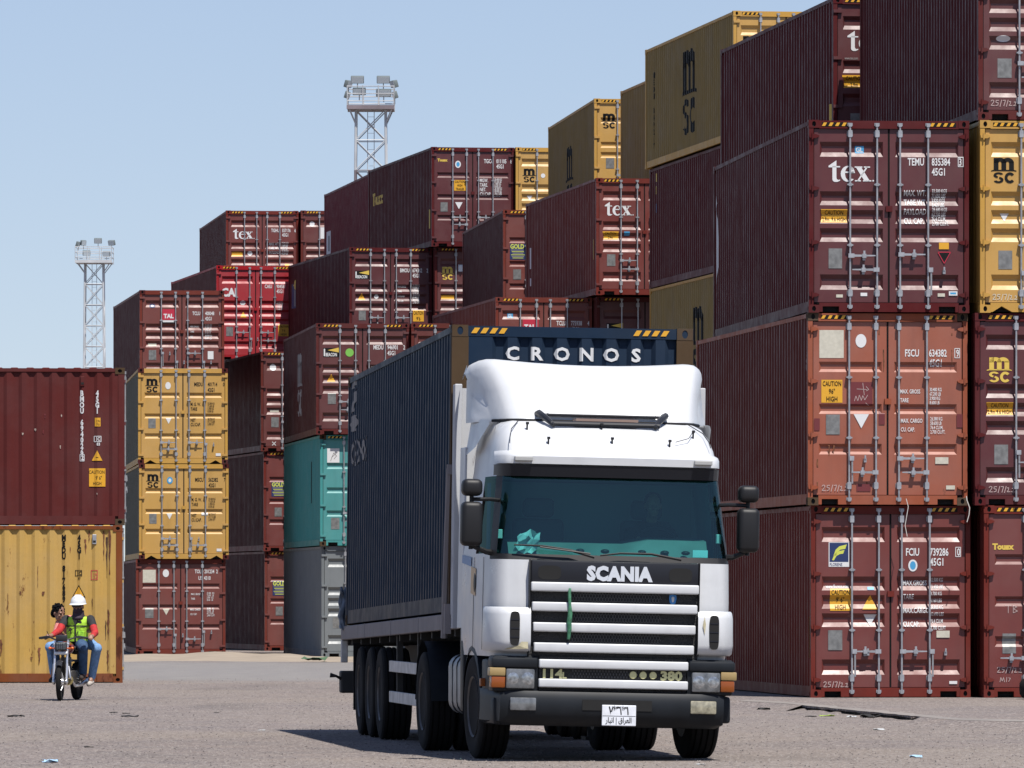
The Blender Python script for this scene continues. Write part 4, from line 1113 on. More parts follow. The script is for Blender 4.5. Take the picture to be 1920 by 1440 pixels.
# --- wind deflector
prof = [(1.02, 3.30, 1.06), (1.05, 3.35, 1.065), (1.15, 3.46, 1.085), (1.30, 3.60, 1.125), (1.45, 3.73, 1.165), (1.58, 3.83, 1.195), (1.66, 3.885, 1.20), (1.74, 3.912, 1.185), (1.90, 3.925, 1.15)]
b = TB(); rows = []
for j, (y, z, w_) in enumerate(prof):
    row = []
    xs = [-1, -.985, -.95, -.90, -.84, -.72, -.5, -.25, 0, .25, .5, .72, .84, .90, .95, .985, 1]
    for q in xs:
        a = abs(q)
        yb = 0 if a < .72 else ((a-.72)/.28)**2.6*(.55 if j > 1 else .45)
        dip = -.045*(1-min(1, a/.86)**2)*(j/8)-(max(0, a-.90)/.10)**2*.05*(1 if j > 4 else .2)
        scoop = .05*math.sin(math.pi*min(1, max(0, (j-1)/6)))*max(0, 1-abs(a-.82)/.14)*(-1)
        row.append((q*w_, y+yb+scoop*0, z+dip))
    rows.append(row)
b.grid(rows)
for s in (0, -1):      # side walls running back
    e = [r[s] for r in rows]
    m_ = [(math.copysign(abs(x)+(1.215-abs(x))*.7, x), y+.25, z-.05*max(0, j-5)) for j, (x, y, z) in enumerate(e)]
    b.grid([e, m_, [(math.copysign(max(1.2, abs(x)), x), 2.3, z) for x, y, z in e]])
b.build('wind_deflector', W_white, truck, smooth=60, weld=.0005)
b = TB(); b.tube([(x, y-.005+(.0 if abs(x) < .8 else ((abs(x)-.8)/.26)**2.6*.45), 3.30) for x, y in [(-1.05+2.10*i/20, 1.02) for i in range(21)]], .016, 5)
b.build('deflector_gap', W_dark, truck)
for s in (-1, 1):
    b = TB(); b.tube([(s*.86, .92, 3.293), (s*.965, .66, 3.205), (s*1.0, .50, 3.12), (s*1.01, .44, 3.06)], .005, 4); b.build('roof_seam', W_dark, truck)
for x in (-.78, .72):
    b = TB()
    for p, q in (((x-.13, .437, 3.0), (x+.13, .437, 3.0)), ((x-.13, .437, 3.0), (x-.13, .40, 2.945)), ((x+.13, .437, 3.0), (x+.13, .40, 2.945))): b.tube([p, q], .003, 4)
    b.build('hatch_seam', W_tank, truck)
for s in (-1, 1):      # skirts between the deflector and the roof side
    b = TB()
    b.grid([[(s*1.125, 1.12, 3.255), (s*1.19, 1.62, 3.04), (s*1.205, 2.25, 2.96)], [(s*1.12, 1.14, 3.29), (s*1.145, 1.45, 3.31), (s*1.15, 2.25, 3.32)]])
    b.build('deflector_skirt', W_white, truck, smooth=40)
    b = TB(); b.box(*sorted((s*1.19, s*1.215)), 2.2, 2.55, 1.25, 3.05, .008); b.build('cab_extender', W_white, truck)

# --- front panel, grille, lettering
b = TB(); b.box(-.84, .84, -.035, .12, 1.70, 1.93, .02)
fp = b.build('front_panel', W_panel, truck, smooth=40)
for s in (-1, 1):
    b = TB(); pts = []
    for a in range(24):
        t = 2*math.pi*a/24; c_, s_ = math.cos(t), math.sin(t)
        pts.append((s*.655+.115*math.copysign(abs(c_)**.55, c_), -.0375, 1.81+.068*math.copysign(abs(s_)**.55, s_)))
    b.poly(pts); b.build('air_intake', M_hole, fp)
def flat(name, shape, mat, x, z, y, parent, M=ROLL):
    b = TB(M)
    vs, fs = shape; bv = [b.v((a+x, y, c+z)) for a, c in vs]
    for f in fs: b.f([bv[i] for i in f])
    return b.build(name, mat, parent, fix=False)
def raised(name, shape, mat, x, z, y, t, parent):
    """lettering with thickness t in front of plane y"""
    b = TB(); vs, fs = shape
    fr = [b.v((a+x, y-t, c+z)) for a, c in vs]; bk = [b.v((a+x, y, c+z)) for a, c in vs]
    cnt = {}
    for f in fs:
        b.f([fr[i] for i in f])
        for i in range(len(f)):
            e = (f[i], f[(i+1) % len(f)]); cnt[tuple(sorted(e))] = cnt.get(tuple(sorted(e)), 0)+1
    for (i, j), c in cnt.items():
        if c == 1: b.f([fr[i], fr[j], bk[j], bk[i]])
    return b.build(name, mat, parent)
sc_ = text2d('SCANIA', .125, 1.16, .062, 1.06); wd = max(v[0] for v in sc_[0])
raised('lettering', ([(x*.66/wd, z) for x, z in sc_[0]], sc_[1]), W_chrome, -.285, 1.75, -.036, .008, fp)
b = TB(); b.box(-.845, .845, .0, .10, 1.0, 1.72); gr = b.build('grille', W_mesh, truck)
M_mesh = simple('worn grille mesh', (.05, .05, .052), .5)
for zb in (1.535, 1.34, 1.14):      # open mesh between the bars, in front of the radiator
    b = TB(); 
    for j in range(3):
        for i in range(31):
            x = -.44+i*.0295+(.0147 if j % 2 else 0); z = zb+.018+j*.032
            b.tube([(x-.0145, -.008, z-.016), (x, -.008, z), (x+.0145, -.008, z-.016)], .0035, 4, caps=False)
            b.tube([(x, -.008, z), (x, -.008, z+.016)], .0035, 4, caps=False)
    b.build('grille_mesh', M_mesh, gr)
for z, w_ in ((1.672, .838), (1.480, .825), (1.283, .812), (1.088, .80)):
    b = TB(); b.box(-w_, w_, -.075, .02, z-.044, z+.046, .014, 3); b.build('grille_bar', W_white, truck, smooth=45)
# badge
b = TB(); b.poly([(x+.585, -.012, z+1.575) for x, z in ((0, -.052), (.028, -.035), (.038, .01), (.034, .042), (0, .05), (-.034, .042), (-.038, .01), (-.028, -.035))]); b.build('badge', W_blue, truck)
b = TB(); b.poly([(x+.585, -.015, z+1.575) for x, z in ((0, -.03), (.012, -.015), (.016, .02), (0, .03), (-.014, .02), (-.010, -.015))]); b.build('badge_emblem', W_alu, truck)
# green ribbon tied to the grille
b = TB(); b.tube([(-.455, -.085, 1.66-.0), (-.462, -.10, 1.60), (-.455, -.098, 1.50), (-.45, -.10, 1.42), (-.458, -.095, 1.34), (-.452, -.09, 1.26), (-.46, -.085, 1.17)], [.012, .018, .015, .024, .026, .022, .016], 7); b.build('ribbon', W_greenr, truck, smooth=60)
# white corners of the front
for s in (-1, 1):
    b = TB(); n = 9; rows = []
    for z, o in ((1.04, .0), (1.06, .05), (1.14, .075), (1.40, .06), (1.455, .035), (1.47, 0)):
        row = []
        for i in range(n):
            a = i/(n-1)
            x = .835+.385*min(1, a*1.25) if a < .8 else 1.225
            y = -.01-o*1.0+(.0 if a < .45 else .55*((a-.45)/.55)**2)
            row.append((s*(x+o*.25*a), y, z))
        rows.append(row)
    b.grid(rows); cd_ = b.build('corner_deflector', W_white, truck, smooth=60)
    b = TB(); pts = []
    for a in range(28):
        t = 2*math.pi*a/28; c_, s_ = math.cos(t), math.sin(t)
        pts.append((s*.995+.048*math.copysign(abs(c_)**.6, c_), -.0905+.0, 1.265+.165*math.copysign(abs(s_)**.4, s_)))
    b.prism(pts, (0, .03, 0)); sl = b.build('vent_slot', M_hole, cd_)
    for z in (1.18, 1.265, 1.35): TB().box(s*.995-.046, s*.995+.046, -.094, -.088, z-.006, z+.006).build('vent_fin', W_panel, cd_)
W_stain = simple('yellowed stain', (.42, .38, .25), .5, noise=.4, nscale=9)
b = TB(); b.poly([(-.86, -.088, 1.07), (-.87, -.075, 1.30), (-.90, -.082, 1.17), (-.96, -.088, 1.10), (-1.06, -.083, 1.075), (-1.1, -.07, 1.06)]); b.build('stain', W_stain, truck)
b = TB(); b.poly([(.88, -.0895, 1.33), (.895, -.0895, 1.42), (.91, -.0895, 1.34), (.90, -.0895, 1.24)]); b.build('stain', W_stain, truck)
for s in (-1, 1):
    b = TB(); b.box(*sorted((s*.842, s*.850)), -.04, .06, 1.03, 1.93); b.build('panel_gap', W_dark, truck)
# --- bumper
b = TB()
def bumper_row(z, o, half=1.215):
    r = []
    for a in (-1, -.995, -.97, -.92, -.84, -.7, -.35, 0, .35, .7, .84, .92, .97, .995, 1):
        q = abs(a)
        y = -.06-o+(.0 if q < .7 else .07*((q-.7)/.22)**2 if q < .92 else .07+.75*((q-.92)/.08)**1.6)
        r.append((a*half, y, z))
    return r
b.grid([bumper_row(.33, -.08, 1.14), bumper_row(.37, -.01), bumper_row(.47, .03), bumper_row(.60, .035), bumper_row(.665, .0), bumper_row(.675, -.06)])
bp_ = b.build('bumper', W_black, truck, smooth=45)
b = TB(); b.box(-.31, .385, -.0985, -.06, .49, .592); b.build('bumper_slot', M_hole, bp_)
for s in (-1, 1):
    b = TB()
    b.box(*sorted((s*.74, s*1.20)), -.03, .25, .655, 1.0, .02); b.box(*sorted((s*.755, s*1.215)), -.065, .2, .885, .985, .02)
    b.build('headlamp_housing', W_black, truck, smooth=40)
    b = TB(); b.box(*sorted((s*.785, s*1.07)), -.07, .0, .685, .875, .015); hl_ = b.build('headlight', W_lamp, truck, smooth=40)
    for x, r_ in ((.855, .062), (1.0, .058)):
        b = TB(); b.lathe([(-.002, .0), (-.003, r_*.5), (-.001, r_*.8), (.002, r_)], 18, 'Y', (s*x, -.072, .782)); b.build('reflector', simple('lamp reflector', (.34, .35, .36), .18, .7, noise=.5, nscale=30), hl_, smooth=50)
    b = TB(); b.box(*sorted((s*1.075, s*1.215)), -.055, .10, .69, .80, .012); ia = b.build('indicator', W_amber, truck, smooth=40)
    b = TB(); b.box(*sorted((s*1.075, s*1.235)), -.062, .10, .803, .885, .012); b.build('indicator_lens', W_amber2, ia, smooth=40)
    b = TB(); b.box(*sorted((s*.77, s*1.03)), -.108, -.05, .475, .60, .012); b.build('fog_lamp', W_lamp if s < 0 else W_fog, truck, smooth=40)
b = TB(); b.box(-.735, .735, -.02, .1, .63, 1.0); b.build('lower_grille', W_mesh, truck)
b = TB()
for j in range(3):
    for i in range(24):
        x = -.40+i*.03+(.015 if j % 2 else 0); b.box(x-.004, x+.004, -.028, -.022, .812+j*.028-.010, .812+j*.028+.010)
b.build('grille_mesh', simple('worn grille mesh', (.05, .05, .052), .5), truck)
for z in (.932, .745):
    b = TB(); b.box(-.745, .745, -.085, .0, z-.042, z+.042, .013, 3); b.build('grille_bar', W_white, truck, smooth=45)
raised('model_lettering', text2d('114', .082, 1.25, .04), W_gold, -.70, .795, -.03, .006, truck)
raised('model_lettering', text2d('L', .055, 1.1, .04), W_gold, -.505, .795, -.03, .006, truck)
raised('model_lettering', text2d('380', .08, 1.25, .05), W_gold, .475, .797, -.03, .006, truck)
for x in (.20, .30, .40):
    b = TB(); b.lathe([(-.012, .0), (-.012, .034), (0, .038)], 16, 'Y', (x, -.03, .838)); b.build('badge', W_gold, truck, smooth=40)
# number plate: Arabic numerals over the country name
b = TB(); b.box(-.115, .225, -.118, -.10, .345, .545, .006); pl = b.build('number_plate', W_plate, truck)
n1 = text2d('\u0667\u0663\u0666\u0663\u0661', .075, 1.25, .03); wd = max(v[0] for v in n1[0])
flat('plate_lettering', ([(x*.20/wd, z) for x, z in n1[0]], n1[1]), M_blk, -.05, .455, -.1195, pl)
n2 = text2d('\ufead\ufe8e\ufe92\ufee7\ufe8d | \ufed5\ufe8d\ufeae\ufecc\ufedf\ufe8d', .05, 1.1, .02); wd = max(v[0] for v in n2[0])
flat('plate_lettering', ([(x*.26/wd, z) for x, z in n2[0]], n2[1]), M_blk, -.08, .375, -.1195, pl)
flat('plate_lettering', rect2d(-.11, .22, 0, .004), M_blk, 0, .438, -.1195, pl)
# wipers
b = TB()
b.tube([(-.21, -.03, 1.965), (-.45, .005, 2.03), (-.72, .015, 2.065), (-1.0, .06, 2.07)], [.014, .012, .010, .008], 6)
b.tube([(-.75, .0, 2.055), (-.25, -.022, 2.0)], .008, 5); b.build('wiper', W_dark, truck)
b = TB()
b.tube([(.66, -.025, 1.96), (.36, -.01, 2.01), (.05, -.01, 2.01), (-.15, -.012, 1.985)], [.014, .012, .010, .008], 6); b.build('wiper', W_dark, truck)
# mirrors
for s in (-1, 1):
    xm = s*1.375 if s > 0 else -1.40
    b = TB(); b.box(xm-.10, xm+.10, .20, .40, 2.535, 2.70, .05, 3); mi = b.build('mirror', W_dark, truck, smooth=50)
    b = TB(); b.box(xm-.105, xm+.105, .18, .38, 2.05, 2.48, .05, 3); b.build('mirror', W_dark, truck, smooth=50)
    b = TB()
    b.tube([(s*1.05, .45, 2.50), (s*1.2, .36, 2.51), (xm, .30, 2.505)], .020, 7); b.tube([(xm, .30, 2.02), (xm, .31, 2.62)], .022, 7)
    b.tube([(s*1.12, .42, 1.99), (s*1.24, .34, 2.0), (xm, .30, 2.06)], [.035, .028, .022], 7)
    b.build('mirror_arm', W_dark, truck, smooth=50)
    b = TB(); b.box(s*1.10-.025, s*1.10+.025, .36, .42, 2.13, 2.22, .006); b.build('side_marker', simple('pale marker', (.6, .6, .58), .5), truck)
# door details, blue stripes and painted tan reflections on the left flank
for s in (-1, 1):
    b = TB()
    b.ell((s*1.222, 1.22, 1.70), (.012, .085, .10), 12, 8); b.build('door_handle', W_dark, truck, smooth=50)
    b = TB(); b.poly([(s*1.2235, 1.5, 2.0-.05), (s*1.2225, 2.19, 1.98), (s*1.2235, 2.19, 1.90), (s*1.2245, 1.5, 1.86)]); b.build('flank_mark', W_blue, truck)
    b = TB(); b.poly([(s*1.2245, 1.15, 1.84), (s*1.2245, 1.5, 1.86), (s*1.2255, 1.5, 1.60), (s*1.2255, 1.15, 1.57)])
    b.build('flank_mark', W_tan, truck)  # tan reflection on the door, painted as a flat patch of colour
    b = TB()
    for y in (.62, 1.30): b.box(*sorted((s*1.2215, s*1.2245)), y-.006, y+.006, 1.05, 1.95)
    b.build('door_seam', W_dark, truck)
# interior
b = TB(); b.box(-1.08, 1.08, .5, 2.1, 2.715, 2.735); b.box(-1.1, 1.1, .35, 2.1, 1.1, 1.15); b.box(-1.16, -1.12, .6, 2.15, 1.15, 1.97); b.box(1.12, 1.16, .6, 2.15, 1.15, 1.97)
b.build('cab_interior', W_cab, truck)
TB().box(-1.10, 1.10, 2.05, 2.15, 1.2, 2.95).build('rear_wall', simple('grey cab lining', (.24, .27, .27), .9), truck)
b = TB(); b.box(-1.03, 1.03, .16, .40, 1.80, 1.975, .02)
b.grid([[(x, .22+.16*(abs(x)/1.0)**2, 1.93) for x in (-1.0, -.8, -.5, -.2, .15, .4, .6, .8, 1.0)], [(x, .40+.14*(abs(x)/1.0)**2, 2.10+(.05 if x > .3 else .0)) for x in (-1.0, -.8, -.5, -.2, .15, .4, .6, .8, 1.0)], [(x, .85, 2.13+(.05 if x > .3 else 0)) for x in (-1.0, -.8, -.5, -.2, .15, .4, .6, .8, 1.0)]])
b.build('dashboard', W_dash, truck, smooth=40)
b = TB()
for x in (-.3, -.05, .32, .55, .76): b.ell((x, .325, 2.03), (.045, .03, .022), 10, 6)
b.build('dash_vent', W_dark, truck)
b = TB(); b.tube([(.55+.24*math.cos(t*math.pi/10), .80+.10*math.sin(t*math.pi/10), 2.06+.21*math.sin(t*math.pi/10)) for t in range(20)], .018, 6, closed=True); b.tube([(.55, .80, 2.06), (.55, .6, 1.9)], .03, 6); b.build('steering_wheel', W_dark, truck, smooth=50)
for x in (-.55, .55):
    b = TB(); b.box(x-.26, x+.26, 1.45, 1.62, 1.55, 2.35, .06, 3); b.box(x-.16, x+.16, 1.47, 1.58, 2.36, 2.55, .05, 3); b.box(x-.27, x+.27, 1.0, 1.5, 1.42, 1.58, .05, 3); b.build('seat', W_cab, truck, smooth=50)
b = TB(); b.box(-1.13, -1.115, .95, 1.12, 2.0, 2.68); b.build('curtain', simple('blue curtain', (.015, .16, .38), .8), truck)
b = TB(); b.box(.80, .95, .13, .14, 1.99, 2.06); b.build('windscreen_sticker', simple('pale teal sticker', (.55, .75, .75), .6), truck)
# chassis, fenders, tank
b = MB()
for x in (-.42, .42): b.box(x-.05, x+.05, .3, 6.2, .72, .98)
b.box(-.9, .9, 1.3, 1.6, .45, .6); b.box(-.6, .6, .2, 1.8, .5, .95); b.box(-1.0, 1.0, 5.05, 5.35, .42, .62); b.box(-.5, .5, 4.6, 5.8, 1.0, 1.16)
b.box(-.35, .35, 1.2, 3.2, .35, .8); b.build('chassis', W_steel, truck)
for s in (-1, 1):
    b = MB(); rows = []
    for a in range(-10, 191, 20):
        y, z = 1.45+.62*math.cos(R(a)), .50+.62*math.sin(R(a)); rows.append([(s*.86, y, z), (s*1.215, y, z), (s*1.225, y, z-.05)])
    b.grid(rows); b.build('fender', W_black, truck, smooth=50)
    b = MB(); rows = []
    for a in range(0, 181, 20):
        y, z = 5.2+.64*math.cos(R(a)), .52+.62*math.sin(R(a)); rows.append([(s*.60, y, z), (s*1.22, y, z)])
    b.grid(rows); b.build('fender', W_black, truck, smooth=50)
    b = MB(); b.box(*sorted((s*.66, s*1.16)), 2.35, 3.75, .42, 1.0, .12, 4)
    for y in (2.7, 3.05, 3.4): b.box(*sorted((s*.65, s*1.168)), y-.03, y+.03, .41, 1.01, .12, 4)
    b.build('fuel_tank', W_tank, truck, smooth=50)
    for q in ((.80, 1.19, .12, .78, .36, .62), (.85, 1.20, .35, .85, .615, .99)):
        MB().box(*sorted((s*q[0], s*q[1])), *q[2:], .03).build('cab_step', W_black, truck, smooth=40)
    MB().box(*sorted((s*1.0, s*1.22)), 2.08, 2.3, .45, 1.3, .02).build('wing_end', W_black, truck, smooth=40)
    b = MB(); b.box(*sorted((s*1.19, s*1.25)), .60, .66, .72, .80, .01); b.build('side_reflector', W_amber, truck)
def wheel(parent, x, y, s=1, r=.51, w_=.30, steer=0, dual=False):
    """s = side (-1 left); the rim is the part, the tyre its sub-part"""
    b = MB(); b.M = Matrix.Translation((x, y, r)) @ Matrix.Rotation(R(steer), 4, 'Z')
    h = w_/2
    b.lathe([(s*(h*.1), .0), (s*h*.75, .0), (s*h*.78, .075), (s*h*.55, .085), (s*h*.50, .14), (s*h*.2, .17), (s*h*.2, .24), (s*h*.85, .275), (s*h, .30), (-s*h, .30)], 28)
    for k in range(10):
        a = 2*math.pi*k/10; c = (s*h*.35, .165*math.cos(a), .165*math.sin(a))
        b.tube([c, (s*h*.62, c[1], c[2])], .014, 6)
    o = b.build('wheel', W_rim, parent, smooth=35)
    b = MB(); b.M = Matrix.Translation((x, y, r)) @ Matrix.Rotation(R(steer), 4, 'Z')
    pr = [(-h*.9, .285), (-h*1.03, .36), (-h*1.05, .43), (-h*.98, r-.025), (-h*.86, r-.004)]
    for q in (-.62, -.2, .2, .62): pr += [(h*(q-.07), r), (h*(q-.05), r-.014), (h*(q+.05), r-.014), (h*(q+.07), r)]
    pr += [(h*.86, r-.004), (h*.98, r-.025), (h*1.05, .43), (h*1.03, .36), (h*.9, .285)]
    b.lathe(pr, 40); b.build('tyre', W_rubber, o, smooth=30)
    return o
for s in (-1, 1):
    wheel(truck, s*1.06, 1.45, s, steer=3)
    wheel(truck, s*1.08, 5.2, s); wheel(truck, s*.74, 5.2, s)

# ------------------------------------------------------------------ trailer
trailer = empty('flatbed_trailer', (TX, TY, 0), (0, 0, R(YAW)))
tag(trailer, 'dusty flatbed semi-trailer with a scuffed white headboard, carrying the blue container', 'trailer')
b = TB(TRL); b.box(-1.2, 1.2, 2.82, 15.7, 1.30, 1.395); b.build('deck', simple('dark deck planks', (.05, .045, .04), .8), trailer)
for s in (-1, 1):
    b = TB(TRL); x0, x1 = sorted((s*1.19, s*1.265)); b.box(x0, x1, 2.75, 15.75, 1.245, 1.405, .01)
    for y in (6.2, 9.4, 12.6): b.box(*sorted((s*1.262, s*1.268)), y-.02, y+.02, 1.242, 1.408)
    b.build('side_rail', P['bed'], trailer)
b = TB(TRL); b.box(-1.25, 1.25, 15.7, 15.78, 1.18, 1.40); b.build('rear_rail', P['bed'], trailer)
b = TB(TRL)
b.box(-1.25, 1.25, 2.72, 2.80, 1.40, 3.66)
for x in (-.9, -.45, 0, .45, .9): b.box(x-.03, x+.03, 2.68, 2.72, 1.40, 3.64)
b.box(-1.265, -1.19, 2.66, 2.86, 1.25, 3.70, .01); b.box(1.19, 1.265, 2.66, 2.86, 1.25, 3.70, .01)
b.build('headboard', P['white_scuffed'], trailer)
b = TB(TRL); b.box(-1.32, -1.255, 2.86, 2.96, 1.2, 1.5); b.tube([(-1.29, 3.2, 1.16), (-1.285, 3.05, 2.2), (-1.28, 2.92, 2.86)], .035, 6); b.box(-1.31, -1.24, 2.88, 2.94, 2.80, 2.90); b.build('stake', P['bed'], trailer)
b = TB(TRL)
for x in (-.45, .45): b.box(x-.07, x+.07, 3.6, 15.6, .92, 1.30)
for y in [3.2+i*1.2 for i in range(11)]: b.box(-1.18, 1.18, y-.04, y+.04, 1.18, 1.30)
b.box(-.9, .9, 11, 14.3, .62, .95); b.build('chassis', W_steel, trailer)
for y in (11.0, 12.3, 13.6):
    b = MB(); b.tube([(-1.0, y, .52), (1.0, y, .52)], .075, 10); b.build('axle', W_steel, trailer)
    for s in (-1, 1): wheel(trailer, s*1.08, y, s, w_=.32)
for s in (-1, 1):
    for z in (.765, .43): MB().box(*sorted((s*1.17, s*1.21)), 6.9, 10.15, z, z+.122, .006).build('side_guard', W_boards, trailer)
    for y in (7.3, 9.7): MB().box(*sorted((s*1.10, s*1.165)), y-.04, y+.04, .42, 1.2).build('guard_bracket', W_steel, trailer)
    b = MB(); b.box(*sorted((s*.92, s*1.25)), 14.22, 14.25, .28, 1.05); b.build('mud_flap', W_rubber, trailer)
    b = MB(); b.box(*sorted((s*.55, s*.72)), 6.3, 6.5, .12, 1.15); b.box(*sorted((s*.5, s*.77)), 6.2, 6.6, .08, .12); b.build('landing_leg', W_steel, trailer)
b = MB(); b.box(-1.2, 1.2, 15.45, 15.6, .55, .72); b.box(-1.30, -1.12, 15.35, 15.6, .46, .72, .02); b.tube([(-1.28, 15.4, .62), (-1.36, 15.3, .66), (-1.43, 15.3, .67)], [.02, .015, .03], 7); b.box(-.9, -.8, 15.3, 15.55, .6, 1.2); b.box(.8, .9, 15.3, 15.55, .6, 1.2)
b.build('rear_underrun_bar', W_steel, trailer)
b = TB(TRL); b.box(-1.27, -1.19, 15.62, 15.70, .98, 1.24, .01); b.build('rear_marker_post', W_boards, trailer)
random.seed(3)
b = TB(TRL)
for k in range(7):
    x = -1.25-.02*random.random(); pts = [(x-.02*random.random(), 15.35+.05*random.random(), 1.35+.16*i+.04*random.random()) for i in range(4)]
    b.tube([(p[0]-.03*math.sin(k+i*1.7), p[1], p[2]) for i, p in enumerate(pts)], [.02, .035, .03, .015], 6)
tarp = b.build('rolled_tarpaulin', simple('blue and white tarpaulin', (.13, .17, .23), .6, noise=.8, nscale=7), trailer, smooth=60)

# ------------------------------------------------------------------ blue container on the trailer (its closed end faces the viewer)
cro = empty('shipping_container')
cro.matrix_world = Matrix.Translation((TX, TY, 0)) @ Matrix.Rotation(R(YAW), 4, 'Z') @ TRL @ Matrix.Translation((-.055, 2.9+CL, 1.41)) @ Matrix.Rotation(R(180), 4, 'Z')
tag(cro, 'navy blue container with white CRONOS letters, riding on the flatbed trailer', 'shipping container')
link('body', m_body(HC), P['blue'], cro)
fr = link('frame', m_frame(HC, 'rect'), [P['blue'], M_hole], cro)
for s in (-1, 1): MB().box(*sorted((s*(CW/2+.002), s*(CW/2-.166))), CL-.125, CL+.003, .118, HC-.118).build('corner_post', P['rustyblue'], cro)
for sx in (0, 1):
    for zz in (0, HC-.118):
        link('corner_casting', m_casting(), [P['rustyblue'], M_hole], cro, (-CW/2+sx*(CW-.162), 0, zz))
        link('corner_casting', m_casting(), [P['rustyblue'], M_hole], cro, (CW/2-sx*(CW-.162)+.002, CL+.006, zz), (0, 0, R(180)))
for left in (True, False):
    d = link('door', m_door(HC, 'A', left, 1), P['blue'], cro)
    for k in ((0, 1) if left else (2, 3)): link('lock_rod', m_rod(HC), M_galv, d, (RODX[k], 0, 0))
for i, ch in enumerate('CRONOS'):
    sh = text2d(ch, .125, 1.12, .035); wv = max(v[0] for v in sh[0])
    decal(cro, 'lettering', sh, M_white, 'end', .612+i*.25-wv/2, .34, HC, lift=.006)
for x in (.19, 1.83):
    decal(fr, 'hazard_stripe', stripes2d(4, .37, .055, .055, .035), M_yel, 'endheader', x, .082, HC, lift=.012)
decal(cro, 'side_lettering', text2d('CRONOS', .30, 1.1, .0), M_faint, 'right', .45, 1.06, HC)
em = join2d((ellipse2d(.45, .10, 12), (0, 0)), (poly2d([(.1, .2), (.5, .28), (.8, .5), (.4, .44)]), (0, 0)), (poly2d([(.2, .5), (.7, .55), (.5, .75)]), (0, 0)))
decal(cro, 'side_logo', em, M_faint, 'right', .22, .66, HC)
# ------------------------------------------------------------------ people
S_skin = simple('brown skin', (.22, .115, .075), .5)
def cloth(name, c, r=.85): return simple(name, c, r, noise=.3, nscale=22, bump=.5, bscale=18)
C_lime = cloth('lime high visibility cloth', (.36, .62, .04)); C_red = cloth('red sleeve cloth', (.34, .014, .014)); C_black = cloth('black cloth', (.012, .012, .014))
C_jean = cloth('dark blue denim', (.025, .06, .13)); C_jeanl = cloth('light blue denim', (.13, .24, .42)); C_hair = simple('black hair', (.004, .004, .0045), .8, spec=.1, bump=.8, bscale=60)
C_helm = simple('white helmet shell', (.52, .53, .54), .3); C_mask = cloth('dark purple face cloth', (.03, .018, .03)); C_shoe = cloth('dark brown shoe', (.03, .018, .014)); C_shoew = cloth('pale shoe', (.40, .36, .32))
C_pink = cloth('pink scarf', (.45, .16, .14)); C_grey = cloth('grey shirt', (.10, .10, .11))
def soft(b, name, mats, parent, voxel=.011, it=3):
    o = b.build(name, mats, parent, smooth=180)
    m = o.modifiers.new('remesh', 'REMESH'); m.mode = 'VOXEL'; m.voxel_size = voxel; m.use_smooth_shade = True
    if it:
        s = o.modifiers.new('smooth', 'SMOOTH'); s.iterations = it; s.factor = .5
    return o
def limb(b, pts, rs):
    pts = [Vector(p) for p in pts]
    b.tube(pts, rs, 12)
    for p, r in zip(pts, rs): b.ell(p, (r, r, r), 12, 8)
def hand(b, wrist, palm, fdir, spread, curl, thumb, r=.0085):
    """palm block with four unequal curled fingers and a thumb"""
    wrist, palm, fdir, spread, curl, thumb = map(Vector, (wrist, palm, fdir, spread, curl, thumb))
    fdir.normalize(); spread.normalize(); curl.normalize()
    limb(b, [wrist, palm], [.027, .033])
    for i, (l, o) in enumerate(((.070, -1.5), (.078, -.5), (.073, .5), (.058, 1.5))):
        p0 = palm+spread*o*.019+fdir*.022
        p1 = p0+fdir*l*.45; p2 = p1+(fdir*.35+curl).normalized()*l*.38; p3 = p2+(curl-fdir*.55).normalized()*l*.32
        b.tube([p0-fdir*.02, p0, p1, p2, p3], [r*1.1, r*1.1, r, r*.95, r*.8], 7)
    t0 = palm-spread*.030
    b.tube([palm-spread*.012, t0, t0+(thumb*.035), t0+thumb*.035+(curl*.028)], [r*1.35, r*1.3, r*1.1, r*.9], 7)
def head(b, c, face, r=1.0):
    """skull, jaw, nose, ears, brow and lips; face = unit vector the face looks along"""
    c = Vector(c); f = Vector(face).normalized(); s = f.cross(Vector((0, 0, 1))).normalized(); u = s.cross(f)
    M0 = b.M
    b.M = Matrix(((s.x, f.x, u.x, c.x), (s.y, f.y, u.y, c.y), (s.z, f.z, u.z, c.z), (0, 0, 0, 1)))
    b.ell((0, -.01, .025), (.076*r, .095*r, .10*r)); b.ell((0, .022, -.055), (.056*r, .066*r, .065*r)); b.ell((0, .06, -.095), (.026, .022, .02))
    b.tube([(0, .083, .012), (0, .108, -.026), (0, .088, -.034)], [.009, .016, .011], 8)
    for q in (-1, 1): b.ell((q*.078, -.01, -.01), (.012, .022, .032), 8, 6); b.ell((q*.031, .078, .024), (.024, .012, .009), 8, 6); b.ell((q*.035, .066, -.025), (.024, .018, .02), 8, 6)
    b.ell((0, .086, -.058), (.025, .010, .007), 10, 6); b.ell((0, .083, -.070), (.022, .010, .008), 10, 6)
    b.M = M0
    return s, f, u
def frame(o, c, f):
    c = Vector(c); f = Vector(f).normalized(); s = f.cross(Vector((0, 0, 1))).normalized(); u = s.cross(f)
    return Matrix(((s.x, f.x, u.x, c.x), (s.y, f.y, u.y, c.y), (s.z, f.z, u.z, c.z), (0, 0, 0, 1)))

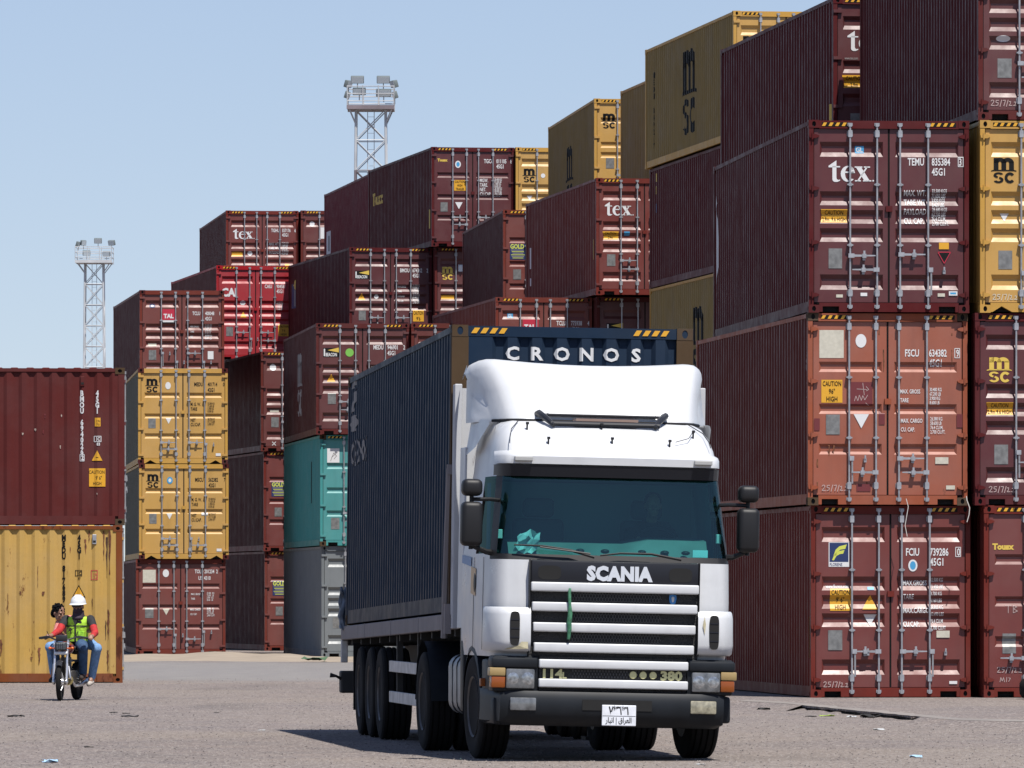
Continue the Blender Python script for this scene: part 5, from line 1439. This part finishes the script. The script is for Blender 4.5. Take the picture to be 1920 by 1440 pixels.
# ---- motorcycle: origin on the ground between the wheels, y runs towards its rear
BX, BY, BYAW = (126.6-CX)/122.5, 112.65, -9
bike = empty('motorcycle', (BX, BY, 0), (0, 0, R(BYAW)))
tag(bike, 'small black and silver motorcycle with square headlight grille, carrying two riders', 'motorcycle')
B_fr = simple('black motorcycle frame', (.015, .015, .016), .4); B_chr = simple('polished fork metal', (.55, .55, .56), .25, .8); B_eng = simple('oily engine metal', (.07, .065, .06), .5, .6, noise=.3)
B_brass = simple('brassy engine cover', (.42, .33, .14), .35, .6); B_tank = simple('dark red tank paint', (.16, .02, .015), .25, coat=.5); B_or = simple('orange lens', (.55, .10, .01), .3)
ST = Matrix.Translation((0, -.42, .6)) @ Matrix.Rotation(R(6), 4, 'Z') @ Matrix.Translation((0, .42, -.6))     # steering turned a little
def bwheel(y, M, r=.29, w_=.075):
    b = MB(); b.M = M
    b.tube([(0, y+(r-.055)*math.cos(t*math.pi/18), r+(r-.055)*math.sin(t*math.pi/18)) for t in range(36)], .017, 8, closed=True)
    b.lathe([(-.06, .0), (-.06, .045), (-.02, .06), (.02, .06), (.06, .045), (.06, 0)], 18, 'X', (0, y, r))
    for k in range(20):
        a = 2*math.pi*k/20; q = .05 if k % 2 else -.05
        b.tube([(q, y+.05*math.cos(a+.4), r+.05*math.sin(a+.4)), (0, y+(r-.055)*math.cos(a), r+(r-.055)*math.sin(a))], .004, 4)
    o = b.build('wheel', B_chr, bike, smooth=40)
    b = MB(); b.M = M; h = w_/2
    b.lathe([(-h*.6, r-.055), (-h, r-.035), (-h*.85, r-.012), (-h*.3, r), (h*.3, r), (h*.85, r-.012), (h, r-.035), (h*.6, r-.055)], 36, 'X', (0, y, r)); b.build('tyre', W_rubber, o, smooth=40)
bwheel(-.62, ST); bwheel(.66, Matrix(), .29, .10)
b = MB(); b.M = ST
for s in (-1, 1):
    b.tube([(s*.095, -.62, .29), (s*.095, -.52, .56)], .026, 10); b.tube([(s*.095, -.52, .56), (s*.095, -.40, .92)], .018, 10)
    b.ell((s*.095, -.62, .29), (.03, .035, .045))
b.tube([(-.12, -.42, .86), (.12, -.42, .86)], .025, 8); b.build('fork', B_chr, bike, smooth=40)
b = MB(); b.M = ST; rows = []
for a in range(0, 131, 13):
    y, z = -.62+.325*math.cos(R(a)), .29+.325*math.sin(R(a)); rows.append([(-.048, y, z-.015), (-.035, y, z), (0, y, z+.008), (.035, y, z), (.048, y, z-.015)])
b.grid(rows); b.build('front_mudguard', B_fr, bike, smooth=60)
b = MB(); b.M = ST
b.tube([(-.36, -.17, .955), (-.22, -.24, .975), (-.10, -.38, .93), (.10, -.38, .93), (.22, -.24, .975), (.36, -.17, .955)], .013, 8)
for s in (-1, 1): b.tube([(s*.24, -.235, .973), (s*.37, -.165, .953)], .019, 8); b.tube([(s*.20, -.28, .96), (s*.34, -.24, .94)], .007, 6)
b.build('handlebar', B_fr, bike, smooth=50)
b = MB(); b.M = ST; b.box(-.09, .09, -.56, -.44, .765, .895, .02, 3); hl = b.build('headlight', B_fr, bike, smooth=50)
b = MB(); b.M = ST; b.box(-.072, .072, -.566, -.55, .782, .878, .008)
b.build('lamp_glass', simple('dim headlamp glass', (.26, .28, .28), .15), hl)
b = MB(); b.M = ST
for i in range(5): x = -.06+i*.03; b.box(x-.003, x+.003, -.572, -.566, .784, .876)
for i in range(4): z = .795+i*.025; b.box(-.07, .07, -.574, -.567, z-.003, z+.003)
b.build('lamp_guard', B_fr, hl)
b = MB(); b.M = ST; b.box(-.085, .085, -.46, -.33, .905, 1.0, .015); b.build('instrument_box', B_fr, bike, smooth=40)
b = MB(); b.M = ST; b.tube([(-.10, -.50, .725), (.10, -.50, .725)], .026, 10)
b.build('lower_bar', simple('white lower bar', (.6, .6, .6), .35), bike, smooth=40)
for s in (-1, 1):
    b = MB(); b.M = ST; b.tube([(s*.09, -.46, .80), (s*.15, -.46, .80)], .008, 6); b.ell((s*.17, -.47, .80), (.026, .03, .024)); b.build('indicator', B_or, bike, smooth=60)
    b = MB(); b.M = ST; b.tube([(s*.20, -.26, .97), (s*.24, -.30, 1.06)], .006, 6); b.build('mirror_stalk', B_fr, bike)
b = MB(); b.ell((0, -.12, .80), (.125, .26, .105), 16, 10); b.build('fuel_tank', B_tank, bike, smooth=60)
b = MB(); b.box(-.11, .11, .12, .90, .75, .83, .03, 3); b.build('seat', W_dark, bike, smooth=50)
b = MB()
b.tube([(0, -.38, .86), (0, -.28, .45), (0, .15, .30)], .025, 8); b.tube([(0, -.36, .84), (0, .2, .74), (0, .85, .74)], .022, 8)
for s in (-1, 1): b.tube([(s*.06, .05, .38), (s*.09, .66, .29)], .02, 8); b.tube([(s*.10, .62, .34), (s*.10, .55, .72)], .025, 8); b.tube([(s*.05, .08, .34), (s*.22, .08, .31)], .014, 6); b.tube([(s*.08, .45, .36), (s*.22, .45, .34)], .012, 6)
b.build('frame', B_fr, bike, smooth=40)
b = MB(); b.box(-.13, .13, -.22, .20, .24, .46, .03); b.box(-.07, .07, -.20, -.02, .42, .66, .01)
for k in range(6): b.box(-.09, .09, -.215, -.01, .45+k*.035, .456+k*.035)
b.ell((.10, -.16, .30), (.05, .05, .05)); b.build('engine', B_eng, bike, smooth=40)
b = MB(); b.lathe([(0, .075), (.03, .07), (.05, .03), (.05, 0)], 20, 'Y', (.07, -.245, .31)); b.M = None; b.build('engine_cover', B_brass, bike, smooth=40)
b = MB(); b.tube([(.06, -.2, .52), (.10, -.27, .35), (.14, -.1, .22), (.16, .3, .24), (.17, .85, .33)], [.02, .02, .022, .03, .04], 8); b.build('exhaust', B_chr, bike, smooth=50)
b = MB(); b.box(-.06, .06, .93, .96, .45, .78, .01); rows = []
for a in range(10, 121, 15):
    y, z = .66+.33*math.cos(R(a)), .29+.33*math.sin(R(a)); rows.append([(-.07, y, z), (.07, y, z)])
b.grid(rows); b.build('rear_mudguard', B_fr, bike)

# ---- the rider in the white helmet
def person(label):
    o = bpy.data.objects.new('person', None)
    return o
def rider():
    b = MB(); face = (-.06, -1, -.08); hc = (.10, .30, 1.435)
    limb(b, [(.03, .44, .84), (.06, .40, 1.02), (.09, .37, 1.18)], [.13, .125, .13])
    limb(b, [(.09, .36, 1.24), (.10, .32, 1.36)], [.06, .05])
    head(b, hc, face)
    LW, RW = (-.225, -.165, .985), (.40, -.08, .972)
    for sh, el, wr in (((-.10, .36, 1.235), (-.165, .14, 1.06), LW), ((.28, .36, 1.235), (.395, .16, 1.03), RW)):
        limb(b, [sh, el, wr], [.058, .046, .030])
    hand(b, LW, (-.262, -.205, .985), (-.2, -.85, -.2), (.85, -.25, .05), (-.1, .2, -1), (.5, -.5, -.4))
    hand(b, RW, (.395, -.14, .975), (.1, -.9, -.25), (-.85, -.25, .05), (0, .25, -1), (-.5, -.5, -.4))
    for s, kn, an in ((-1, (-.20, -.02, .80), (-.19, .16, .40)), (1, (.25, -.02, .80), (.21, .16, .40))):
        limb(b, [(s*.08+.03, .44, .84), kn, an], [.085, .062, .042]); limb(b, [an, (an[0], an[1]-.06, an[2]-.05)], [.042, .036])
    o = soft(b, 'person', S_skin, None, .008, 2)
    o.location = (BX, BY, 0); o.rotation_euler = (0, 0, R(BYAW))
    tag(o, 'person in a white helmet and lime vest with red sleeves, steering the motorcycle', 'person')
    b = MB(); limb(b, [(.03, .44, .84), (.06, .40, 1.02), (.09, .37, 1.19)], [.145, .145, .15]); b.ell((.09, .37, 1.22), (.20, .11, .075))
    limb(b, [(-.10, .36, 1.235), (-.14, .24, 1.14)], [.072, .064]); limb(b, [(.28, .36, 1.235), (.345, .255, 1.13)], [.072, .064])
    soft(b, 'shirt', C_black, o)
    for pts in (((-.14, .24, 1.14), (-.165, .14, 1.06), (-.21, -.10, 1.0)), ((.345, .255, 1.13), (.395, .16, 1.03), (.40, -.02, .985))):
        b = MB(); limb(b, pts, [.062, .058, .042]); soft(b, 'sleeve', C_red, o)
    b = MB()
    b.M = Matrix.Translation((.075, .385, 1.09))
    rows = []
    for z, w_, dy in ((-.19, .165, .15), (-.10, .17, .155), (.0, .175, .16), (.08, .18, .155), (.14, .185, .145), (.18, .16, .12), (.20, .09, .09)):
        rows.append([(w_*math.cos(R(a))*1.0+z*.08, dy*math.sin(R(a))-z*.06, z) for a in range(0, 360, 20)])
    b.grid(rows, close=True); ve = b.build('vest', C_lime, o, smooth=70)
    b = MB(); b.M = Matrix.Translation((.075, .385, 1.09))
    for x0, x1, z0, z1 in ((-.012, .012, -.19, .10), (-.165, .165, .035, .055)):
        rows = []
        for z in (z0, z1):
            rows.append([(x, -.166*math.sqrt(max(0, 1-(x/.18)**2))-z*.06-.004, z) for x in [x0+(x1-x0)*i/10 for i in range(11)]])
        b.grid(rows)
    b.poly([(-.05, -.175, .17), (.05, -.175, .17), (.0, -.178, .05)]); b.build('vest_trim', C_black, ve, smooth=60)
    b = MB(); b.M = Matrix.Translation((.075, .385, 1.09))
    b.tube([(-.13, -.125, .015), (-.105, -.145, -.03), (-.09, -.152, .015)], .007, 5); b.tube([(-.075, -.158, .02), (-.075, -.16, -.07)], .007, 5); b.tube([(-.12, -.14, -.035), (-.05, -.165, -.01)], .006, 5)
    b.build('vest_mark', C_black, ve)
    b = MB(); b.M = Matrix.Translation((.075, .385, 1.09)); b.box(.04, .13, -.165, -.14, -.13, -.03, .01); b.build('pocket', cloth('darker lime cloth', (.24, .50, .03)), ve)
    b = MB()
    for s, kn, an in ((-1, (-.20, -.02, .80), (-.19, .16, .42)), (1, (.25, -.02, .80), (.21, .16, .42))):
        limb(b, [(s*.08+.03, .44, .84), (s*.15+.03, .2, .84), kn, an], [.105, .095, .078, .062])
    b.ell((.03, .45, .86), (.16, .14, .12)); soft(b, 'trousers', C_jean, o)
    for x in (-.19, .21):
        b = MB(); limb(b, [(x, .17, .37), (x, .02, .345)], [.046, .036]); soft(b, 'shoe', C_shoe, o)
    M = frame(None, hc, face)
    b = MB(); b.M = M @ Matrix.Translation((0, -.01, .055)); rows = []
    for k in range(8):
        a = R(k*90/7.5); rr = math.cos(a); rows.append([(.118*rr*math.cos(R(t)), .14*rr*math.sin(R(t)), .0+.125*math.sin(a)) for t in range(0, 360, 15)])
    b.grid(rows, close=True); b.grid([[(.118*math.cos(R(t)), .14*math.sin(R(t)), 0) for t in range(0, 360, 15)], [(.128*math.cos(R(t)), .15*math.sin(R(t))+(.045 if math.sin(R(t)) > .3 else 0), -.018) for t in range(0, 360, 15)]], close=True)
    for q in (-.03, 0, .03): b.tube([(q, .10, .085), (q, .04, .122), (q, -.06, .118)], .008, 6)
    b.build('helmet', C_helm, o, smooth=50)
    b = MB(); b.M = M; b.ell((0, .02, -.055), (.074, .088, .068)); b.tube([(0, -.01, -.06), (.0, .0, -.20)], [.085, .10], 14); b.ell((0, .03, -.17), (.09, .09, .05)); b.build('face_cloth', C_mask, o, smooth=70)
    b = MB(); b.M = M; b.box(-.075, .075, .085, .10, .0, .035, .008); b.build('sunglasses', W_dark, o)
    return o
rider()
def passenger():
    b = MB(); face = (.80, -.52, -.30); hc = (-.27, .60, 1.335)
    limb(b, [(.0, .76, .88), (-.07, .72, 1.04), (-.13, .68, 1.16)], [.125, .115, .12]); limb(b, [(-.15, .67, 1.2), (-.24, .62, 1.28)], [.055, .048]); head(b, hc, face)
    hands = (((-.26, .66, 1.20), (-.30, .52, 1.02), (-.14, .36, .98)), ((.06, .70, 1.20), (.28, .60, 1.10), (.24, .36, 1.06)))
    for sh, el, wr in hands: limb(b, [sh, el, wr], [.052, .042, .029])
    hand(b, (-.14, .36, .98), (-.10, .33, .98), (.8, -.5, 0), (0, .1, 1), (.5, .8, 0), (.4, -.6, .5)); hand(b, (.24, .36, 1.06), (.20, .335, 1.06), (-.8, -.5, 0), (0, .1, 1), (-.4, .8, 0), (-.4, -.6, .5))
    for s, kn, an in ((-1, (-.36, .40, .81), (-.34, .55, .38)), (1, (.37, .40, .79), (.25, .55, .34))):
        limb(b, [(s*.09, .75, .88), kn, an], [.085, .064, .044]); limb(b, [an, (an[0], an[1]-.05, an[2]-.05)], [.042, .036])
    o = soft(b, 'person', S_skin, None, .008, 2); o.location = (BX, BY, 0); o.rotation_euler = (0, 0, R(BYAW))
    tag(o, 'person with black hair and light blue jeans, riding pillion and leaning out sideways', 'person')
    b = MB(); limb(b, [(.0, .76, .88), (-.07, .72, 1.04), (-.13, .68, 1.17)], [.14, .13, .135]); b.ell((-.10, .68, 1.2), (.19, .10, .07))
    for sh, el, wr in hands: limb(b, [sh, el, tuple(e*.2+w_*.8 for e, w_ in zip(el, wr))], [.066, .056, .042])
    soft(b, 'shirt', C_pink, o)
    for s, kn, an in ((-1, (-.36, .40, .81), (-.345, .56, .42)), (1, (.37, .40, .79), (.26, .56, .36))):
        b = MB(); limb(b, [(s*.06, .75, .89), (s*.2, .58, .87), kn, an], [.11, .10, .085, .062]); soft(b, 'trouser_leg', C_jeanl, o)
    for x, z, m in ((-.345, .33, C_shoe), (.25, .275, C_shoew)):
        b = MB(); limb(b, [(x, .57, z), (x-.01, .42, z-.035)], [.048, .038]); soft(b, 'shoe', m, o)
    M = frame(None, hc, face); random.seed(11)
    b = MB(); b.M = M; b.ell((0, -.03, .04), (.092, .098, .098)); b.ell((0, -.085, -.02), (.078, .05, .085))
    for k in range(40):
        a = random.uniform(0, 6.28); t = random.uniform(-.2, 1.4); p = Vector((.095*math.cos(a)*math.cos(t), -.03+.10*math.sin(a)*math.cos(t), .04+.10*math.sin(t)))
        if p.y > .05 and p.z < .06: continue
        b.ell(p, (.016, .016, .016), 7, 5)
    b.build('hair', C_hair, o, smooth=80)
    return o
passenger()
def driver():
    Mw = Matrix.Translation((TTX, TY, 0)) @ Matrix.Rotation(R(TYAW), 4, 'Z') @ ROLL
    b = MB(); hc = (.56, 1.25, 2.50); face = (-.1, -1, -.05)
    limb(b, [(.55, 1.35, 1.66), (.55, 1.38, 1.95), (.55, 1.36, 2.20)], [.15, .15, .15]); limb(b, [(.55, 1.33, 2.28), (.56, 1.28, 2.40)], [.06, .052]); head(b, hc, face)
    for sh, el, wr in (((.36, 1.34, 2.22), (.28, 1.12, 1.98), (.34, .90, 2.12)), ((.74, 1.34, 2.22), (.84, 1.12, 1.98), (.76, .90, 2.12))):
        limb(b, [sh, el, wr], [.06, .048, .032]); s = 1 if wr[0] > .55 else -1
        hand(b, wr, (wr[0], .85, 2.135), (0, -.8, .4), (0, .4, .9), (-s*.6, .6, 0), (0, -.3, .8))
    for x in (.42, .68): limb(b, [(x, 1.30, 1.66), (x, .92, 1.68), (x, .75, 1.30)], [.085, .065, .05])
    o = soft(b, 'person', S_skin, None, .009, 2); o.matrix_world = Mw
    tag(o, 'person in dark clothes at the steering wheel behind the windscreen of the white truck', 'person')
    b = MB(); limb(b, [(.55, 1.35, 1.66), (.55, 1.38, 1.95), (.55, 1.36, 2.21)], [.17, .168, .165]); b.ell((.55, 1.34, 2.23), (.23, .11, .07))
    for sh, el, wr in (((.36, 1.34, 2.22), (.28, 1.12, 1.98), (.33, .95, 2.09)), ((.74, 1.34, 2.22), (.84, 1.12, 1.98), (.77, .95, 2.09))): limb(b, [sh, el, wr], [.075, .062, .045])
    soft(b, 'shirt', C_black, o)
    b = MB()
    for x in (.42, .68): limb(b, [(x, 1.30, 1.66), (x, .92, 1.68), (x, .75, 1.30)], [.10, .08, .065])
    b.ell((.55, 1.33, 1.66), (.18, .15, .12)); soft(b, 'trousers', C_black, o)
    b = MB(); b.M = frame(None, hc, face); b.ell((0, -.03, .045), (.086, .092, .088)); b.ell((0, -.06, 0), (.083, .06, .08)); b.build('hair', C_hair, o, smooth=80)
    b = MB(); b.M = Mw; random.seed(5); vs = []
    for j in range(6):
        vs.append([(-.95+.035*i+random.uniform(-.014, .014)+.012*j, .33+random.uniform(-.03, .03), 2.0+.045*j*(1-.06*abs(i-3))+random.uniform(-.02, .02)) for i in range(7)])
    b.grid(vs); p = b.build('crumpled_paper', simple('white tissue paper', (.42, .45, .45), .8), None); md = p.modifiers.new('solid', 'SOLIDIFY'); md.thickness = .004
    tag(p, 'crumpled white tissue lying on the dashboard behind the windscreen', 'paper')
driver()
# ------------------------------------------------------------------ light masts
M_lat = simple('white lattice paint', (.40, .41, .42), .5, noise=.25, nscale=.8); M_latr = simple('faded red lattice paint', (.16, .13, .14), .6, noise=.3, nscale=1); M_flood = simple('floodlight housing', (.12, .14, .14), .5); M_floodg = simple('floodlight glass', (.40, .44, .46), .15)
def mast(label, u, vtop, D, hw, htop, redbase, lamps, tw, z_red=(0, 0)):
    s = F/D; X = (u-CX)/s
    o = empty('light_mast', (X, D, 0)); tag(o, label, 'light mast', 'floodlight masts behind the stacks')
    z1 = htop-1.85                                   # platform floor
    b = MB()
    def leg(z, c): q = tw/2*(1+.35*(1-z/z1)); return [(-q, -q, z), (q, -q, z), (q, q, z), (-q, q, z)]
    zs = [z1*i/17 for i in range(18)]
    for i in range(17):
        A, B = leg(zs[i], 0), leg(zs[i+1], 0); b.mi = 1 if z_red[0] <= zs[i] < z_red[1] else 0; t = b
        for k in range(4):
            t.tube([A[k], B[k]], .07, 6); t.tube([A[k], B[(k+1) % 4]], .032, 5); t.tube([A[(k+1) % 4], B[k]], .032, 5); t.tube([B[k], B[(k+1) % 4]], .032, 5)
    b.mi = 0; b.build('tower', [M_lat, M_latr], o)
    b = MB()
    for q in (-.18, .18): b.tube([(q, 0, .3), (q, 0, z1)], .022, 5)
    for i in range(int(z1/.45)): b.tube([(-.18, 0, .5+i*.45), (.18, 0, .5+i*.45)], .014, 4)
    b.build('ladder', M_lat, o)
    b = MB(); b.box(-hw, hw, -hw, hw, z1, z1+.10); b.box(-hw-.03, hw+.03, -hw-.03, -hw+.03, z1+.0, z1+.22); b.build('platform', M_latr if z_red[1] else M_lat, o)
    for sx in (-1, 1):
        for sy in (-1, 1): MB().tube([(sx*tw/2, sy*tw/2, z1-.8), (sx*hw*.9, sy*hw*.9, z1)], .04, 6).build('brace', M_lat, o)
    b = MB()
    for z in (.45, .85, 1.25): b.tube([(-hw, -hw, z1+z), (hw, -hw, z1+z), (hw, hw, z1+z), (-hw, hw, z1+z)], .03, 6, closed=True)
    for x in (-hw, -hw/3, hw/3, hw):
        for y in (-hw, hw): b.tube([(x, y, z1), (x, y, z1+1.3)], .028, 6)
    b.build('railing', M_lat, o)
    for x, z, ya, wf in lamps:
        b = MB(); b.M = Matrix.Translation((x, -hw*.85 if ya == 0 else hw*.5, z1+z)) @ Matrix.Rotation(R(ya), 4, 'Z') @ Matrix.Rotation(R(18), 4, 'X')
        b.box(-wf, wf, -.10, .14, -.20, .20, .03); f_ = b.build('floodlight', M_flood, o, smooth=40)
        b = MB(); b.M = Matrix.Translation((x, -hw*.85 if ya == 0 else hw*.5, z1+z)) @ Matrix.Rotation(R(ya), 4, 'Z') @ Matrix.Rotation(R(18), 4, 'X')
        b.box(-wf+.03, wf-.03, -.115, -.10, -.17, .17); b.build('lamp_glass', M_floodg, f_)
        b = MB(); b.M = Matrix.Translation((x, -hw*.85 if ya == 0 else hw*.5, z1+z)); b.tube([(0, .1, -.2), (0, .15, -.5)], .03, 5); b.build('bracket', M_lat, f_)
mast('white and red lattice light mast with square floodlights, tallest, behind the Touax container', 695.5, 145, 405, 1.28, 30.15, 0, [(-.72, 1.62, 0, .36), (.70, 1.62, 0, .36), (-.62, .98, 0, .36), (.72, .90, 0, .42), (-1.25, 1.5, 60, .25), (1.25, 1.5, -60, .25), (-1.3, .9, 80, .2), (1.3, .9, -80, .2)], 1.62, (20, 23.5))
mast('pale lattice light mast with dark floodlights, far off above the left edge', 177, 445, 575, 1.42, 29.4, 0, [(-.9, 1.65, 30, .22), (.35, 1.72, 0, .3), (1.3, 1.65, -30, .28), (-.65, .85, 10, .3), (.9, .8, -10, .3), (-1.3, 1.55, 70, .2)], 1.42)

# ------------------------------------------------------------------ raised concrete apron under the right-hand stacks
M_conc = simple('cracked concrete', (.135, .115, .10), .9, noise=.25, nscale=2.2, bump=.6, bscale=25)
b = MB(); random.seed(21)
pts = [(2.2, 112.0), (3.3, 107.2), (3.9, 104.6)]
n = 40
for i in range(1, n): pts.append((3.9+(5.45-3.9)*i/n+random.uniform(-.02, .02), 104.6+(90.8-104.6)*i/n+random.uniform(-.18, .18)))
pts += [(5.45, 90.8), (7.5, 87.5), (14, 85), (30, 85), (30, 150), (1.0, 150)]
top = [(x, y, .065) for x, y in pts]
b.poly(top)
lip = [.050-.014*random.random()*(1 if 4 < i < n*.85 else .2) for i in range(len(pts))]
rub = [.006+.022*random.random()**1.5 for i in range(len(pts))]
for i in range(len(pts)):
    j = (i+1) % len(pts); (xa, ya), (xb, yb) = pts[i], pts[j]
    if 6 <= i <= n*.85:      # broken edge, hollow underneath, rubble and grit heaped along its foot
        b.poly([(xa, ya, .065), (xb, yb, .065), (xb, yb, lip[j]), (xa, ya, lip[i])])
        b.poly([(xa, ya, lip[i]), (xb, yb, lip[j]), (xb+.10, yb+.35, .044), (xa+.10, ya+.35, .044)]); b.poly([(xa+.10, ya+.35, .044), (xb+.10, yb+.35, .044), (xb+.10, yb+.35, .0), (xa+.10, ya+.35, .0)])
        b.poly([(xa, ya+.02, rub[i]), (xb, yb+.02, rub[j]), (xb-.2, yb-.9, -.004), (xa-.2, ya-.9, -.004)]); b.poly([(xa, ya+.02, rub[i]), (xb, yb+.02, rub[j]), (xb+.1, yb+.3, -.01), (xa+.1, ya+.3, -.01)])
    else:
        b.poly([(xa, ya, .065), (xb, yb, .065), (xb-.3, yb-1.3, -.004), (xa-.3, ya-1.3, -.004)])
tag(b.build('pavement', M_ground), kind='structure')
b = MB(); e = pts[1:n+4]
b.grid([[(x, y, .068) for x, y in e], [(x+.16+.04*math.sin(3*y), y+1.3, .068) for x, y in e]]); tag(b.build('pavement_edge', simple('smooth pale concrete', (.19, .168, .15), .9, noise=.25, nscale=1.5)), kind='structure')
# drifted sand along the foot of the far stacks
M_sand = simple('pale drifted sand', (.25, .205, .155), .95, noise=.18, nscale=1.2, bump=.5, bscale=9)
b = MB(); rows = []
for j in range(9):
    y = 177+j*2.7; t = j/8; h = .16*math.sin(math.pi*min(1, t*1.15))**1.3
    rows.append([(x, y+1.6*math.sin(x*.7+.5)*(1-t)+.7*math.sin(x*2.3+j), max(-.03, h*(.6+.4*math.sin(x*.9+j*.5)+.15*math.sin(x*3.1))) if 0 < j < 8 else -.05) for x in [-18+.4*i for i in range(60)]])
b.grid(rows); tag(b.build('sand', M_sand, smooth=60), kind='structure')

# ------------------------------------------------------------------ litter and loose things
def stone(label, u, v, r, m):
    p = at(u, v); b = MB(); random.seed(int(u)); b.ell((0, 0, r*.35), (r, r*.8, r*.55), 9, 6)
    for q in b.bm.verts: q.co += Vector((random.uniform(-1, 1), random.uniform(-1, 1), random.uniform(-1, 1)))*r*.14
    o = b.build('stone', m, None, loc=p); tag(o, label, 'stone'); return o
def crumple(label, u, v, r, m, cat='scrap', name=None, flat_=.5):
    name = name or m.name.replace(' ', '_')
    p = at(u, v); b = MB(); random.seed(int(u*3+v)); rows = []
    for j in range(5): rows.append([((i-2)*r*.5+random.uniform(-.2, .2)*r, (j-2)*r*.5+random.uniform(-.2, .2)*r, max(.004, random.uniform(.0, 1)*r*flat_)) for i in range(5)])
    b.grid(rows); o = b.build(name, m, None, loc=p); md = o.modifiers.new('solid', 'SOLIDIFY'); md.thickness = .003
    tag(o, label, cat); return o
L_white = simple('white scrap', (.36, .37, .37), .7); L_blue = simple('pale blue plastic', (.28, .42, .55), .4); L_dark = simple('black scrap rubber', (.012, .011, .01), .9); L_green = simple('yellow green leaf scrap', (.22, .30, .05), .8); L_stone = simple('grey stone', (.20, .19, .175), .9, noise=.3, nscale=20)
crumple('pale blue plastic bottle scrap on the ground in the lower left corner', 95, 1430, .075, L_blue)
crumple('small light blue wrapper lying at the lower right of the road', 1718, 1421, .06, L_blue)
stone('small grey stone on the apron in front of the orange stack', 1742, 1324, .06, L_stone)
crumple('whitish crushed bottle at the foot of the brick red container', 1570, 1312, .09, L_blue, flat_=.9)
crumple('yellow green scrap beside the broken concrete edge', 1550, 1343, .09, L_green, flat_=.25)
crumple('pale flattened wrapper near the broken concrete edge', 1648, 1369, .07, L_white, flat_=.3)
crumple('white paper scraps below the concrete edge', 1597, 1345, .06, L_white, flat_=.4)
crumple('black rubber scrap on the road left of the motorcycle', 30, 1344, .10, L_dark, flat_=.3)
crumple('black rubber shred on the road right of the motorcycle', 243, 1344, .11, L_dark, flat_=.25)
crumple('dark twisted scrap near the truck bumper on the right', 1432, 1331, .09, L_dark, flat_=.35)
crumple('second dark scrap lying by the crushed wrapper on the right', 1630, 1346, .13, L_dark, flat_=.4)
crumple('green weeds and scraps on the sand before the grey container', 590, 1241, .28, simple('dull green scrap', (.05, .10, .05), .9), flat_=.5)
crumple('dark scrap on the sand before the brick red container', 545, 1237, .2, L_dark, flat_=.3)
random.seed(77)
for k in range(22):
    u, v = random.uniform(10, 1900), random.choice((random.uniform(1300, 1436), random.uniform(1290, 1340)))
    if 560 < u < 1480 and v < 1432: continue
    dark = random.random() < .62
    o = crumple('x', u, v, random.uniform(.03, .07), L_dark if dark else L_white, flat_=.3)
    if dark: tag(o, 'small dark scrap lying on the worn road', 'scrap', 'dark scraps scattered on the road')
    else: tag(o, 'small white scrap lying on the worn road', 'scrap', 'white scraps scattered on the road')
def strap(label, pts, r):
    b = MB(); b.tube(pts, r, 5); o = b.build('strap', simple('dirty white strap', (.50, .47, .43), .8), None, smooth=60); tag(o, label, 'strap', None)
def on_face(u, v, D): return ((u-CX)*D/F, D, EYE+(HZ-v)*D/F)
strap('thin white strap hanging over the lock rods of the orange container', [on_face(u, v, 110.55) for u, v in ((1699, 935), (1703, 950), (1700, 968), (1697, 985), (1701, 1006))], .006)
strap('thin white strap hanging from the right corner of the orange container', [on_face(u, v, 110.5) for u, v in ((1812, 930), (1813, 938), (1818, 952), (1817, 965), (1813, 979))], .007)
# tyre lying flat at the right edge
o = empty('tyre', (8.03, 109.2, .065)); tag(o, 'black tyre lying flat on the ground at the right edge', 'tyre')
b = MB(); b.lathe([(.02, .28), (.0, .36), (.02, .46), (.08, .50), (.16, .505), (.24, .50), (.30, .46), (.32, .36), (.30, .28)], 40, 'Z'); b.build('tread', W_rubber, o, smooth=40)
b = MB(); b.lathe([(.06, .29), (.10, .25), (.10, .12), (.15, .10), (.15, 0)], 30, 'Z'); b.build('rim', W_rim, o, smooth=40)
stone('white stone wedged beside the tyre at the right edge', 1903, 1308, .045, simple('white stone', (.6, .59, .57), .8))
